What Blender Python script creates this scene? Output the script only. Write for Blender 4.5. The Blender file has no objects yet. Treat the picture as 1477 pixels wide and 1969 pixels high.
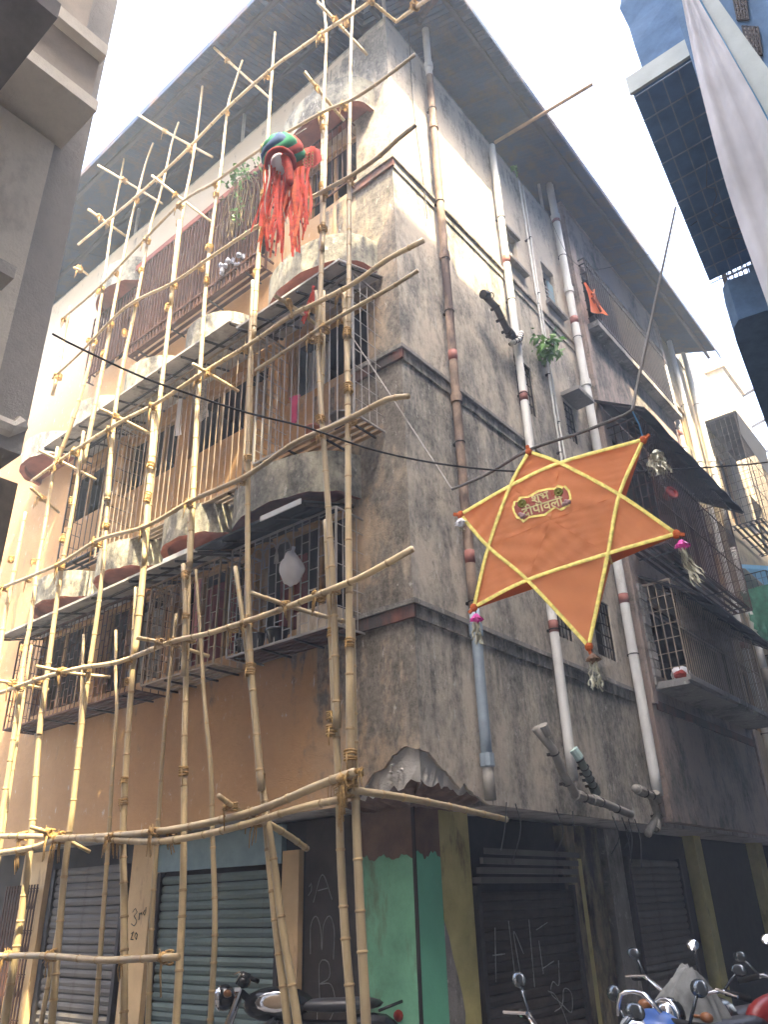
import bpy, bmesh, math, random
from mathutils import Vector, Matrix
random.seed(7)
S = bpy.context.scene
COL = S.collection
PI = math.pi

# ------------------------------------------------------------------ camera, sky, sun, exposure
FPX, YAW, PITCH, ROLL = 1486.856, 0.680109, 0.467370, -0.0315841
CAM = Vector((4.20294, -5.59779, 1.6))
_f = Vector((-math.sin(YAW)*math.cos(PITCH), math.cos(YAW)*math.cos(PITCH), math.sin(PITCH)))
_r = Vector((math.cos(YAW), math.sin(YAW), 0)); _u = _r.cross(_f)
CR = _r*math.cos(ROLL) + _u*math.sin(ROLL)
CU = -_r*math.sin(ROLL) + _u*math.cos(ROLL)
CF = _f
cd = bpy.data.cameras.new('camera'); co = bpy.data.objects.new('camera', cd); COL.objects.link(co)
cd.sensor_fit = 'VERTICAL'; cd.sensor_height = 24.0; cd.sensor_width = 18.0
cd.lens = FPX/1969*24.0; cd.clip_start = 0.05; cd.clip_end = 900
m = Matrix((CR, CU, -CF)).transposed().to_4x4(); m.translation = CAM
co.matrix_world = m
S.camera = co

TO_SUN = Vector((1.0, -0.48, 1.82)).normalized()
EL = math.asin(TO_SUN.z); AZ = math.atan2(TO_SUN.x, TO_SUN.y)
w = bpy.data.worlds.new("World"); S.world = w; w.use_nodes = True
nt = w.node_tree; nt.nodes.clear()
sky = nt.nodes.new('ShaderNodeTexSky'); sky.sky_type = 'NISHITA'; sky.sun_disc = False
sky.sun_elevation = EL; sky.sun_rotation = AZ
sky.air_density = 0.8; sky.dust_density = 8.0; sky.ozone_density = 1.0
bg = nt.nodes.new('ShaderNodeBackground'); bg.inputs['Strength'].default_value = 0.15
ow = nt.nodes.new('ShaderNodeOutputWorld')
nt.links.new(sky.outputs[0], bg.inputs[0]); nt.links.new(bg.outputs[0], ow.inputs[0])
sl = bpy.data.lights.new('sun', 'SUN'); sl.energy = 2.05; sl.angle = math.radians(0.5); sl.color = (1.0, 0.84, 0.54)
so = bpy.data.objects.new('sun', sl); COL.objects.link(so)
so.rotation_euler = TO_SUN.to_track_quat('Z', 'Y').to_euler(); so.location = (20, -10, 40)
S.view_settings.view_transform = 'Standard'; S.view_settings.look = 'None'
S.view_settings.exposure = 3.85; S.view_settings.gamma = 1.0; S.view_settings.use_curve_mapping = False
S.render.engine = 'CYCLES'
S.cycles.max_bounces = 8; S.cycles.diffuse_bounces = 5
S.cycles.use_denoising = True

# ------------------------------------------------------------------ helpers
def P(ax, v, x, y):
    """world point where the sight line of photo pixel (x, y) meets the plane axis ax = v (a surveying aid)"""
    d = (x-738.5)/FPX*CR - (y-984.5)/FPX*CU + CF
    return CAM + d*((v-CAM[ax])/d[ax])

class MB:
    def __init__(s): s.v = []; s.f = []; s.mi = []; s.cur = 0
    def add(s, vs, fs):
        o = len(s.v); s.v += [tuple(q) for q in vs]
        for f in fs: s.f.append(tuple(i+o for i in f)); s.mi.append(s.cur)
    def quad(s, a, b, c, d): s.add([a, b, c, d], [(0, 1, 2, 3)])
    def box(s, a, b, mapf=None):
        vs = [(x, y, z) for z in (a[2], b[2]) for y in (a[1], b[1]) for x in (a[0], b[0])]
        if mapf: vs = [mapf(*q) for q in vs]
        s.add(vs, [(0, 2, 3, 1), (4, 5, 7, 6), (0, 1, 5, 4), (2, 6, 7, 3), (0, 4, 6, 2), (1, 3, 7, 5)])
    def beam(s, a, b, wd, ht=None, up=(0, 0, 1)):
        a = Vector(a); b = Vector(b); ht = ht or wd
        d = (b-a).normalized(); up = Vector(up)
        if abs(d.dot(up)) > .95: up = Vector((1, 0, 0))
        x = d.cross(up).normalized()*wd/2; y = x.cross(d).normalized()*ht/2
        vs = [p+q for p in (a, b) for q in (-x-y, x-y, x+y, -x+y)]
        s.add(vs, [(0, 1, 2, 3), (7, 6, 5, 4), (0, 4, 5, 1), (1, 5, 6, 2), (2, 6, 7, 3), (3, 7, 4, 0)])
    def tube(s, pts, r, n=8, caps=True):
        pts = [Vector(p) for p in pts]; k = len(pts)
        rs = r if isinstance(r, (list, tuple)) else [r]*k
        ref = None; vs = []
        for i, p in enumerate(pts):
            d = (pts[min(i+1, k-1)]-pts[max(i-1, 0)])
            d = d.normalized() if d.length > 1e-9 else Vector((0, 0, 1))
            if ref is None:
                ref = Vector((1, 0, 0)) if abs(d.x) < .8 else Vector((0, 1, 0))
            x = (ref-d*ref.dot(d)).normalized(); ref = x; y = d.cross(x)
            for j in range(n):
                a = 2*PI*j/n; vs.append(p+(x*math.cos(a)+y*math.sin(a))*rs[i])
        fs = [(i*n+j, i*n+(j+1) % n, (i+1)*n+(j+1) % n, (i+1)*n+j) for i in range(k-1) for j in range(n)]
        if caps: fs += [tuple(range(n-1, -1, -1)), tuple((k-1)*n+j for j in range(n))]
        s.add(vs, fs)
    def prism(s, poly, off):
        off = Vector(off); n = len(poly); a = [Vector(p) for p in poly]
        s.add(a+[p+off for p in a], [tuple(range(n)), tuple(range(2*n-1, n-1, -1))]+[(i, (i+1) % n, n+(i+1) % n, n+i) for i in range(n)])
    def ball(s, c, r, nu=12, nv=8, fx=None):
        c = Vector(c); r = r if isinstance(r, (tuple, list)) else (r, r, r); vs = []
        for i in range(nv+1):
            t = PI*i/nv
            for j in range(nu):
                a = 2*PI*j/nu
                q = Vector((math.sin(t)*math.cos(a)*r[0], math.sin(t)*math.sin(a)*r[1], math.cos(t)*r[2]))
                vs.append(c+(fx(q) if fx else q))
        s.add(vs, [(i*nu+j, (i+1)*nu+j, (i+1)*nu+(j+1) % nu, i*nu+(j+1) % nu) for i in range(nv) for j in range(nu)])
    def torus(s, c, ax, R, r, n=14, k=6, sq=1.0):
        c = Vector(c); ax = Vector(ax).normalized()
        x = ax.orthogonal().normalized(); y = ax.cross(x); vs = []
        for i in range(n):
            a = 2*PI*i/n; d = x*math.cos(a)+y*math.sin(a)
            for j in range(k):
                b = 2*PI*j/k; vs.append(c+d*(R+r*math.cos(b))+ax*r*sq*math.sin(b))
        s.add(vs, [(i*k+j, ((i+1) % n)*k+j, ((i+1) % n)*k+(j+1) % k, i*k+(j+1) % k) for i in range(n) for j in range(k)])
    def mesh(s, name, mats, smooth=False):
        me = bpy.data.meshes.new(name); me.from_pydata(s.v, [], s.f)
        for mt in (mats if isinstance(mats, (list, tuple)) else [mats]): me.materials.append(mt)
        if any(s.mi): me.polygons.foreach_set('material_index', s.mi)
        if smooth: me.polygons.foreach_set('use_smooth', [True]*len(s.f))
        me.update(); return me
    def build(s, name, mats, parent=None, smooth=False, label=None):
        return put(name, s.mesh(name, mats, smooth), parent, label)

def put(name, me, parent=None, label=None, loc=None, rot=None):
    o = bpy.data.objects.new(name, me); COL.objects.link(o)
    if parent is not None: o.parent = parent
    if label: o['label'] = label
    if loc is not None: o.location = loc
    if rot is not None: o.rotation_euler = rot
    return o
def thing(name, label, cat, loc=(0, 0, 0), group=None, rz=0):
    o = bpy.data.objects.new(name, None); COL.objects.link(o); o.location = loc; o.rotation_euler = (0, 0, rz)
    return tag(o, label, cat, group)
def tag(o, label, cat, group=None):
    o['label'] = label; o['category'] = cat
    if group: o['group'] = group
    return o
def rel(parent):     # children built in world coordinates under an Empty that stands elsewhere
    off = Vector(parent.location)
    def f(o): o.location = Vector(o.location)-off; return o
    return f
def cat_rom(pts, step):
    pts = [Vector(p) for p in pts]
    if len(pts) == 2:
        n = max(1, int((pts[1]-pts[0]).length/step)); return [pts[0].lerp(pts[1], i/n) for i in range(n+1)]
    q = [pts[0]*2-pts[1]]+pts+[pts[-1]*2-pts[-2]]; out = []
    for i in range(1, len(q)-2):
        a, b, c, d = q[i-1:i+3]; n = max(1, int((c-b).length/step))
        for k in range(n):
            t = k/n
            out.append(.5*((2*b)+(c-a)*t+(2*a-5*b+4*c-d)*t*t+(3*b-a-3*c+d)*t**3))
    return out+[pts[-1]]
Lf = lambda u, n, z: (u, -n, z)
Rt = lambda u, n, z: (n, u, z)

# ------------------------------------------------------------------ materials
def new_mat(name):
    mt = bpy.data.materials.new(name); mt.use_nodes = True
    t = mt.node_tree; b = t.nodes['Principled BSDF']
    return mt, t, b
def nd(t, kind, **k):
    n = t.nodes.new(kind)
    for a, v in k.items(): setattr(n, a, v)
    return n
def noise(t, co, scale, detail=4, rough=.6, sc=None, dist=0):
    if sc:
        mp = nd(t, 'ShaderNodeMapping'); mp.inputs['Scale'].default_value = sc; t.links.new(co, mp.inputs[0]); co = mp.outputs[0]
    n = nd(t, 'ShaderNodeTexNoise'); t.links.new(co, n.inputs['Vector'])
    n.inputs['Scale'].default_value = scale; n.inputs['Detail'].default_value = detail; n.inputs['Roughness'].default_value = rough
    n.inputs['Distortion'].default_value = dist
    return n.outputs['Fac']
def ramp(t, fac, lo, hi):
    r = nd(t, 'ShaderNodeMapRange'); r.clamp = True; t.links.new(fac, r.inputs[0])
    r.inputs[1].default_value = lo; r.inputs[2].default_value = hi; return r.outputs[0]
def math_(t, op, a, b):
    n = nd(t, 'ShaderNodeMath', operation=op)
    for i, q in enumerate((a, b)):
        if isinstance(q, (int, float)): n.inputs[i].default_value = q
        else: t.links.new(q, n.inputs[i])
    return n.outputs[0]
def mix(t, fac, a, b):
    n = nd(t, 'ShaderNodeMix', data_type='RGBA')
    for i, q in ((0, fac), (6, a), (7, b)):
        if isinstance(q, (int, float)): n.inputs[i].default_value = q
        elif isinstance(q, (tuple, list)): n.inputs[i].default_value = (*q, 1)
        else: t.links.new(q, n.inputs[i])
    return n.outputs[2]
def bump(t, b, h, strength, dist=.02):
    n = nd(t, 'ShaderNodeBump'); n.inputs['Strength'].default_value = strength; n.inputs['Distance'].default_value = dist
    t.links.new(h, n.inputs['Height']); t.links.new(n.outputs[0], b.inputs['Normal'])
def coord(t): return nd(t, 'ShaderNodeTexCoord').outputs['Object']

def plain(name, c, rough=.7, metal=0, var=.25, scale=5, dirt=None, bmp=.15, trans=0, vary_obj=0):
    mt, t, b = new_mat(name); co_ = coord(t)
    n1 = noise(t, co_, scale, 6, .65)
    lo = tuple(q*(1-var) for q in c); hi = tuple(min(1, q*(1+var)) for q in c)
    out = mix(t, ramp(t, n1, .3, .7), lo, hi)
    if vary_obj:
        oi = nd(t, 'ShaderNodeObjectInfo')
        out = mix(t, math_(t, 'MULTIPLY', oi.outputs['Random'], vary_obj), out, tuple(q*.45 for q in c))
    if dirt:
        d = ramp(t, noise(t, co_, 3.0, 8, .7, (1, 1, .35)), dirt[0], dirt[1])
        out = mix(t, d, out, dirt[2])
    t.links.new(out, b.inputs['Base Color'])
    b.inputs['Roughness'].default_value = rough; b.inputs['Metallic'].default_value = metal
    if rough >= .6: b.inputs['Specular IOR Level'].default_value = .15
    if trans: b.inputs['Transmission Weight'].default_value = trans
    if bmp: bump(t, b, noise(t, co_, 45, 4), bmp, .01)
    return mt

def plaster(name, c1, c2, dark=(.05, .048, .043), lo=.45, hi=.62, bias=None, zbias=None, blend=None, drip=False, pale=(.5, .48, .43), palet=.68, bstr=.5):
    """weathered lime plaster: two-tone ground, rain streaks of black algae, pale scuffs; bias = (axis, v0, b0, v1, b1)"""
    mt, t, b = new_mat(name); co_ = coord(t)
    base = mix(t, ramp(t, noise(t, co_, .9, 5, .6), .35, .65), c1, c2)
    base = mix(t, math_(t, 'MULTIPLY', ramp(t, noise(t, co_, 14, 5, .7), .45, .7), .22), base, tuple(q*.55 for q in c1))
    st = noise(t, co_, 2.0, 8, .62, (1.3, 1.3, .55), .3)
    fine = noise(t, co_, 9, 8, .7, (1.15, 1.15, .8))
    patch = noise(t, co_, .55, 5, .6)
    d = math_(t, 'ADD', math_(t, 'MULTIPLY', st, .42), math_(t, 'MULTIPLY', patch, .33))
    d = math_(t, 'ADD', d, math_(t, 'MULTIPLY', fine, .25))
    for bb in (bias, zbias):
        if bb:
            sx = nd(t, 'ShaderNodeSeparateXYZ'); t.links.new(co_, sx.inputs[0])
            r = nd(t, 'ShaderNodeMapRange'); t.links.new(sx.outputs[bb[0]], r.inputs[0]); r.interpolation_type = 'SMOOTHSTEP'
            for i, v in enumerate(bb[1:]): r.inputs[(1, 3, 2, 4)[i]].default_value = v
            d = math_(t, 'ADD', d, r.outputs[0])
    if drip:
        sx = nd(t, 'ShaderNodeSeparateXYZ'); t.links.new(co_, sx.inputs[0])
        fr = math_(t, 'FRACT', math_(t, 'DIVIDE', math_(t, 'SUBTRACT', sx.outputs[2], 1.08), 3.05), 0)
        dr = math_(t, 'MULTIPLY', ramp(t, fr, .60, 1.0), ramp(t, noise(t, co_, 7, 6, .7, (1, 1, .12)), .42, .62))
        d = math_(t, 'ADD', d, math_(t, 'MULTIPLY', dr, drip))
    mask = ramp(t, d, lo, hi)
    if blend:
        sx = nd(t, 'ShaderNodeSeparateXYZ'); t.links.new(co_, sx.inputs[0])
        wob = math_(t, 'ADD', sx.outputs[0], math_(t, 'MULTIPLY', math_(t, 'SUBTRACT', noise(t, co_, 1.5, 6, .7), .5), 1.6))
        base = mix(t, ramp(t, wob, blend[0], blend[1]), base, blend[2])
        base = mix(t, ramp(t, sx.outputs[2], 9.6, 12.0), base, (.47, .40, .30))
    mott = math_(t, 'ADD', math_(t, 'MULTIPLY', noise(t, co_, 16, 8, .75, (1.1, 1.1, .85)), .6), math_(t, 'MULTIPLY', noise(t, co_, 3.2, 6, .7, (1.2, 1.2, .6)), .4))
    g = mix(t, ramp(t, mott, .40, .60), dark, tuple(q*3.6+.02 for q in dark))
    out = mix(t, math_(t, 'MULTIPLY', mask, .93), base, g)
    mld = math_(t, 'MULTIPLY', ramp(t, noise(t, co_, 19, 9, .85, (1.2, 1.2, .7), .6), .50, .64), ramp(t, math_(t, 'ADD', math_(t, 'MULTIPLY', d, .5), math_(t, 'MULTIPLY', noise(t, co_, 1.7, 5, .65), .5)), lo+.015, lo+.10))
    out = mix(t, math_(t, 'MULTIPLY', mld, .75), out, (.022, .021, .019))
    sc = ramp(t, noise(t, co_, 6, 10, .75, (1.5, 1.5, .7), .3), palet, palet+.05)
    out = mix(t, math_(t, 'MULTIPLY', sc, .7), out, pale)
    t.links.new(out, b.inputs['Base Color']); b.inputs['Roughness'].default_value = .92
    b.inputs['Specular IOR Level'].default_value = .2
    h = math_(t, 'ADD', noise(t, co_, 60, 5, .7), math_(t, 'MULTIPLY', noise(t, co_, 7, 8, .7), 2.0))
    bump(t, b, h, bstr, .012)
    return mt

PEACH = plaster('peach_plaster', (.44, .265, .125), (.37, .215, .10), dark=(.066, .060, .050), lo=.49, hi=.585, bias=(0, -2.0, -.11, -.25, .075), zbias=(2, 8.8, 0, 10.4, -.035), blend=(-1.5, .1, (.44, .365, .27)), drip=.17, palet=.60)
GREY = plaster('stained_plaster', (.52, .455, .365), (.45, .40, .325), dark=(.070, .067, .060), lo=.44, hi=.565, zbias=(2, 8.9, 0, 10.3, -.075), palet=.585, bias=(1, 4.6, 0, 6.2, -.04), drip=.11)
PINK = plaster('pink_grey_plaster', (.40, .31, .26), (.33, .265, .23), lo=.48, hi=.58, palet=.68)
YELLOW = plaster('yellowed_plaster', (.38, .31, .20), (.31, .25, .17), lo=.50, hi=.60)
HOOD = plaster('lichen_concrete', (.44, .41, .31), (.33, .32, .25), lo=.46, hi=.55, palet=.58)
CONC = plaster('bare_concrete', (.30, .28, .26), (.21, .20, .185), lo=.48, hi=.58, palet=.58, bstr=.9)
LIGHTW = plaster('pale_render', (.76, .70, .59), (.70, .64, .54), dark=(.10, .085, .07), lo=.54, hi=.74, palet=.75)
GREYW = plaster('grey_render', (.47, .44, .40), (.40, .38, .345), dark=(.13, .12, .11), lo=.53, hi=.68)
BAND = plain('maroon_band', (.16, .075, .06), .85, var=.4, dirt=(.44, .58, (.07, .06, .055)))
MAROON = plain('maroon_paint', (.23, .085, .06), .8, var=.3)
SOFF = plain('soffit_render', (.40, .39, .38), .9, var=.2, dirt=(.5, .7, (.10, .09, .085)))
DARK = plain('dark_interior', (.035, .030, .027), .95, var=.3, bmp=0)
IRON = plain('dark_iron', (.035, .030, .028), .6, .4, var=.4)
RUST = plain('rusty_iron', (.075, .038, .028), .8, .2, var=.4)
WIRE = plain('painted_bar', (.27, .255, .235), .5, .2, var=.3)
BARS = plain('beige_bar', (.26, .205, .15), .6, 0, var=.3)
ROOF = plain('roof_sheet_metal', (.022, .042, .085), .85, 0, var=.25, scale=1.2, dirt=(.46, .64, (.085, .055, .04)))  # blue of the sky's glow is put into this base colour
TIN = plain('pale_tin', (.46, .46, .45), .45, .4, var=.2)
BLACKT = plain('black_sheet', (.018, .019, .022), .85, 0, var=.4)
BAMB = plain('bamboo', (.56, .43, .235), .5, 0, var=.22, scale=3, dirt=(.50, .66, (.27, .20, .115)), bmp=.1, vary_obj=.85)
BNODE = plain('bamboo_node', (.36, .26, .14), .7, 0, var=.3)
ROPE = plain('coir_rope', (.34, .215, .085), .95, 0, var=.4, scale=60)
PIPEW = plain('white_pipe', (.60, .59, .55), .5, 0, var=.14, scale=2, dirt=(.54, .72, (.30, .27, .22)))
PIPER = plain('rusty_pipe', (.26, .19, .14), .75, .1, var=.4, scale=4, dirt=(.45, .6, (.07, .05, .045)))
PIPEB = plain('blue_grey_pipe', (.23, .28, .32), .55, 0, var=.2)
PIPEG = plain('grey_pipe', (.24, .225, .20), .7, 0, var=.25, scale=4, dirt=(.52, .68, (.09, .08, .07)))
PIPEK = plain('black_pipe', (.07, .065, .06), .7, 0, var=.4)
REDP = plain('red_paint', (.25, .10, .08), .6, 0, var=.25)
GOLD = plain('gold_ribbon', (.72, .58, .14), .38, .35, var=.3, scale=30)
SHUT_T = plain('teal_grey_shutter', (.15, .195, .185), .85, 0, vary_obj=.35, var=.16, scale=1.5, dirt=(.54, .72, (.085, .06, .05)))
SHUT_G = plain('grey_shutter', (.125, .115, .105), .85, 0, vary_obj=.3, var=.18, scale=2, dirt=(.55, .7, (.07, .05, .04)))
SHUT_B = plain('brown_black_shutter', (.060, .048, .040), .85, 0, vary_obj=.4, var=.3, dirt=(.52, .68, (.03, .026, .024)))
BLUEP = plain('pale_blue_paint', (.20, .29, .32), .7, 0, var=.15)
GREENP = plain('green_paint', (.17, .40, .25), .7, 0, var=.3, scale=2, dirt=(.52, .70, (.13, .12, .07)))
GREENP2 = plain('bright_green_paint', (.14, .43, .28), .65, 0, var=.12, scale=2, dirt=(.62, .74, (.12, .12, .07)))
YELP = plain('old_yellow_paint', (.46, .41, .17), .75, 0, var=.2, scale=3, dirt=(.55, .68, (.14, .10, .06)))
BROWNP = plain('brown_paint', (.15, .095, .065), .8, 0, var=.3)
CREAM = plain('cream_pillar', (.52, .37, .20), .8, 0, var=.15, scale=2, dirt=(.56, .70, (.20, .13, .08)))
CHALK = plain('chalk', (.25, .25, .24), .95, 0, var=.2, bmp=0)
INK = plain('dark_ink', (.03, .05, .045), .9, 0, bmp=0)
CLOTHW = plain('white_cloth', (.62, .62, .64), .9, 0, var=.1)
MAGENTA = plain('magenta_cloth', (.36, .04, .10), .9, 0, var=.2)
REDC = plain('dark_red_cloth', (.20, .05, .05), .9, 0, var=.25)
WOODC = plain('tan_wood', (.36, .23, .12), .8, 0, var=.3)
GLASSY = plain('dim_glass', (.05, .065, .08), .12, 0, var=.3, bmp=0)
TERRA = plain('terracotta', (.30, .12, .075), .85, 0, var=.2)
CABLE = plain('black_cable', (.025, .025, .027), .6, 0, bmp=0)
ROPEG = plain('grey_rope', (.13, .12, .11), .95, 0, var=.3, scale=80)
LEAF = plain('leaf_green', (.10, .22, .04), .55, 0, var=.35, scale=8, bmp=0)
STEM = plain('plant_stem', (.16, .12, .06), .8, 0, bmp=0)
def cloth(name, c, tr=.35, var=.08, scale=2):
    mt, t, b = new_mat(name); co_ = coord(t)
    n1 = noise(t, co_, scale, 4, .6)
    cc = mix(t, ramp(t, n1, .3, .7), tuple(q*(1-var) for q in c), tuple(min(1, q*(1+var)) for q in c))
    t.links.new(cc, b.inputs['Base Color']); b.inputs['Roughness'].default_value = .85
    tl = nd(t, 'ShaderNodeBsdfTranslucent'); t.links.new(cc, tl.inputs[0])
    ms = nd(t, 'ShaderNodeMixShader'); ms.inputs[0].default_value = tr
    t.links.new(b.outputs[0], ms.inputs[1]); t.links.new(tl.outputs[0], ms.inputs[2])
    t.links.new(ms.outputs[0], t.nodes['Material Output'].inputs[0])
    bump(t, b, noise(t, co_, 9, 5, .6), .15, .02)
    return mt
ORANGE = cloth('orange_fabric', (.80, .31, .12), .3)
ORANGE2 = cloth('deep_orange_fabric', (.64, .17, .04), .3)
FLAGO = cloth('saffron_flag', (.85, .17, .03), .35)
REDS = cloth('red_streamer', (.50, .05, .022), .3, .4, 20)
ORS = cloth('orange_streamer', (.55, .10, .025), .3, .4, 20)
WHITEP = cloth('white_plastic', (.72, .72, .74), .3)
TARP = cloth('blue_white_tarp', (.66, .64, .64), .4, .3, 1.0)
BLUET = cloth('blue_tarp', (.12, .30, .48), .3)
GREENN = cloth('green_shade_net', (.02, .13, .075), .2, .35, 12)
def shiny(name, c, rough=.25, metal=0): return plain(name, c, rough, metal, var=.06, bmp=0)
KG = shiny('kite_green', (.02, .15, .075), .85); KB = shiny('kite_blue', (.025, .05, .12), .85); KY = shiny('kite_yellow', (.20, .19, .05), .85)
KR = shiny('kite_red', (.26, .03, .02), .85); KO = shiny('kite_orange', (.42, .10, .03), .85); PINKP = shiny('pink_plastic', (.60, .06, .30))
SILV = shiny('silver_foil', (.36, .34, .25), .45, .6)
CHROME = shiny('chrome', (.8, .8, .82), .08, 1); BLKG = shiny('black_gloss', (.012, .012, .014), .2)
MIRR = plain('mirror_back', (.10, .11, .12), .15, .7, bmp=0)
RUB = plain('rubber', (.02, .02, .02), .8, bmp=0); SEATM = plain('seat_vinyl', (.03, .03, .035), .45, bmp=0)
BLUEG = shiny('blue_paint_gloss', (.04, .10, .30), .3); SKYB = shiny('pale_blue_cover', (.20, .38, .46), .4)
GREYCL = cloth('grey_cover_cloth', (.20, .20, .185), .05, .45, 6); REDG = shiny('red_paint_gloss', (.20, .012, .01), .35)
LENS = shiny('lamp_lens', (.75, .77, .8), .05, .6); AMBER = shiny('amber_lens', (.22, .08, .02), .4)
ASPH = plain('ground_concrete', (.20, .19, .175), .9, 0, var=.25, scale=2)

# ------------------------------------------------------------------ ground
mb = MB(); mb.quad((-70, -70, 0), (70, -70, 0), (70, 90, 0), (-70, 90, 0))
g = mb.build('ground', ASPH); g['kind'] = 'structure'

# ------------------------------------------------------------------ the corner apartment building
B = thing('apartment_building', 'weathered four storey corner apartment building of stained peach plaster behind the bamboo scaffolding', 'building')
def wall_mesh(mb, mapf, u0, u1, z0, z1, holes, n=0.0, depth=.16):
    us = sorted({u0, u1, *[h[0] for h in holes], *[h[1] for h in holes]}); zs = sorted({z0, z1, *[h[2] for h in holes], *[h[3] for h in holes]})
    for i in range(len(us)-1):
        for j in range(len(zs)-1):
            uc, zc = (us[i]+us[i+1])/2, (zs[j]+zs[j+1])/2
            if any(h[0] < uc < h[1] and h[2] < zc < h[3] for h in holes): continue
            mb.quad(*[mapf(u, n, z) for u, z in ((us[i], zs[j]), (us[i+1], zs[j]), (us[i+1], zs[j+1]), (us[i], zs[j+1]))])
    for a, b, c, d in holes:
        for (p, q) in (((a, c), (b, c)), ((b, c), (b, d)), ((b, d), (a, d)), ((a, d), (a, c))):
            mb.quad(mapf(p[0], n, p[1]), mapf(q[0], n, q[1]), mapf(q[0], n-depth, q[1]), mapf(p[0], n-depth, p[1]))
def window(mapf, h, n=0.0, frame=WOODC, back=None, bars=2, depth=1.1, curtain=None, parent=None):
    a, b, c, d = h; mb = MB(); e = .16
    for (p, q) in (((a, c), (b, c)), ((b, c), (b, d)), ((b, d), (a, d)), ((a, d), (a, c))):
        mb.quad(mapf(p[0], n-e, p[1]), mapf(q[0], n-e, q[1]), mapf(q[0], n-depth, q[1]), mapf(p[0], n-depth, p[1]))
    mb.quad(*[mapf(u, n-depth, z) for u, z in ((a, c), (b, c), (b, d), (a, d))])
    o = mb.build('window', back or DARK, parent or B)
    f = MB(); t = .05
    f.box((a, n-e+.01, c), (a+t, n-e+.07, d), mapf); f.box((b-t, n-e+.01, c), (b, n-e+.07, d), mapf)
    f.box((a+t, n-e+.012, c), (b-t, n-e+.068, c+t), mapf); f.box((a+t, n-e+.012, d-t), (b-t, n-e+.068, d), mapf)
    for k in range(1, bars): u = a+(b-a)*k/bars; f.box((u-.02, n-e+.015, c+t), (u+.02, n-e+.06, d-t), mapf)
    f.build('window_frame', frame, o)
    if curtain:
        u0, u1, z0, z1, mt = curtain; cm = MB(); N = 16; vs = []
        for i in range(N+1):
            u = u0+(u1-u0)*i/N; k = .03*math.sin(i*2.2)
            vs += [mapf(u, n-.30+k, z0+.02*math.sin(i*1.3)), mapf(u, n-.30+k*.4, z1)]
        cm.add(vs, [(2*i, 2*i+2, 2*i+3, 2*i+1) for i in range(N)])
        cm.build('curtain', mt, o)
    return o

LH = [(-2.3, -.85, 4.25, 5.5), (-3.9, -2.5, 4.2, 5.45), (-5.55, -4.05, 4.2, 5.45), (-7.2, -5.7, 4.2, 5.45),  # lower openings widened so dark rooms stand in for shade under the awnings
      (-1.85, -.5, 7.3, 8.3), (-3.9, -2.25, 7.3, 8.3), (-5.6, -4.2, 7.3, 8.3), (-7.2, -5.9, 7.3, 8.3),
      (-1.62, -.62, 10.3, 11.5), (-3.7, -2.45, 10.3, 11.5), (-5.3, -4.0, 10.3, 11.5), (-7.0, -5.7, 10.3, 11.5)]
mb = MB(); wall_mesh(mb, Lf, -14, 0, 3.05, 13.4, LH)
def ragged(base, amp):          # broken plaster edge: midpoint displacement between the main corners
    rd = random.Random(11); pts = base
    for lv in range(3):
        out = [pts[0]]
        for p, q in zip(pts, pts[1:]):
            out += [((p[0]+q[0])/2+rd.uniform(-amp, amp)*.5, (p[1]+q[1])/2+rd.uniform(-amp, amp)), q]
        pts = out; amp *= .55
    return pts
jag = ragged([(0, 2.80), (-.2, 2.83), (-.32, 2.78), (-.42, 2.68), (-.56, 2.64), (-.70, 2.48), (-.78, 2.44), (-.95, 2.40)], .020)+[(-14, 2.40)]
mb.prism([(-.002, 0, 3.05)]+[(min(x, -.002), 0, z) for x, z in jag]+[(-14, 0, 3.05)], (0, .03, 0))
mb.build('wall', PEACH, B, label='peach plaster facade facing the scaffold')
RH = [(2.92, 3.36, 10.85, 11.45), (4.25, 4.72, 10.8, 11.7), (2.74, 3.25, 7.85, 8.75), (4.25, 4.62, 8.0, 8.72), (2.85, 3.4, 4.5, 5.3), (4.1, 4.7, 4.5, 5.35)]
mb = MB(); wall_mesh(mb, Rt, 0, 5.35, 3.05, 13.4, RH)
jr = ragged([(0, 2.80), (.15, 2.76), (.28, 2.68), (.45, 2.60), (.58, 2.50), (.66, 2.56), (.80, 2.47), (1.05, 2.40)], .018)+[(5.35, 2.40)]
mb.prism([(0, .002, 3.05)]+[(0, max(y, .002), z) for y, z in jr]+[(0, 5.35, 3.05)], (-.03, 0, 0))
mb.build('wall', GREY, B, label='grey streaked side wall')
# spalled corner: bare concrete behind the broken plaster edge, and its ragged soffit
mb = MB(); rj = lambda s=.02: random.uniform(-s, s)
bl = [(-1.0+i*.05, 2.43+.11*(i/20)+rj(.04)) for i in range(21)]
br = [(i*.05, 2.54-.08*(i/22)+rj(.04)) for i in range(23)]
def spall(cols, put_):
    M = 6; vs = []
    for i, (u, z) in enumerate(cols):
        for j in range(M+1):
            t = j/M; d = .035+(random.uniform(0, .03)*(1-t) if 0 < i < len(cols)-1 else 0)
            vs.append(put_(u, d, z+(3.04-z)*t))
        vs.append(put_(u, .16+rj(.03), z-.02+rj(.02))); vs.append(put_(u, .52, 2.37))
    K = M+3
    for i in range(len(cols)-1):
        for j in range(M): mb.add([vs[i*K+j], vs[(i+1)*K+j], vs[(i+1)*K+j+1], vs[i*K+j+1]], [(0, 1, 2, 3)])
        mb.cur = 1
        for a_, b_ in ((0, M+1), (M+1, M+2)): mb.add([vs[i*K+a_], vs[(i+1)*K+a_], vs[(i+1)*K+b_], vs[i*K+b_]], [(0, 1, 2, 3)])
        mb.cur = 0
spall(bl, lambda u, d, z: (min(u, -d*.9), d, z)); spall(br, lambda u, d, z: (-d, max(u, d*.9), z))
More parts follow.
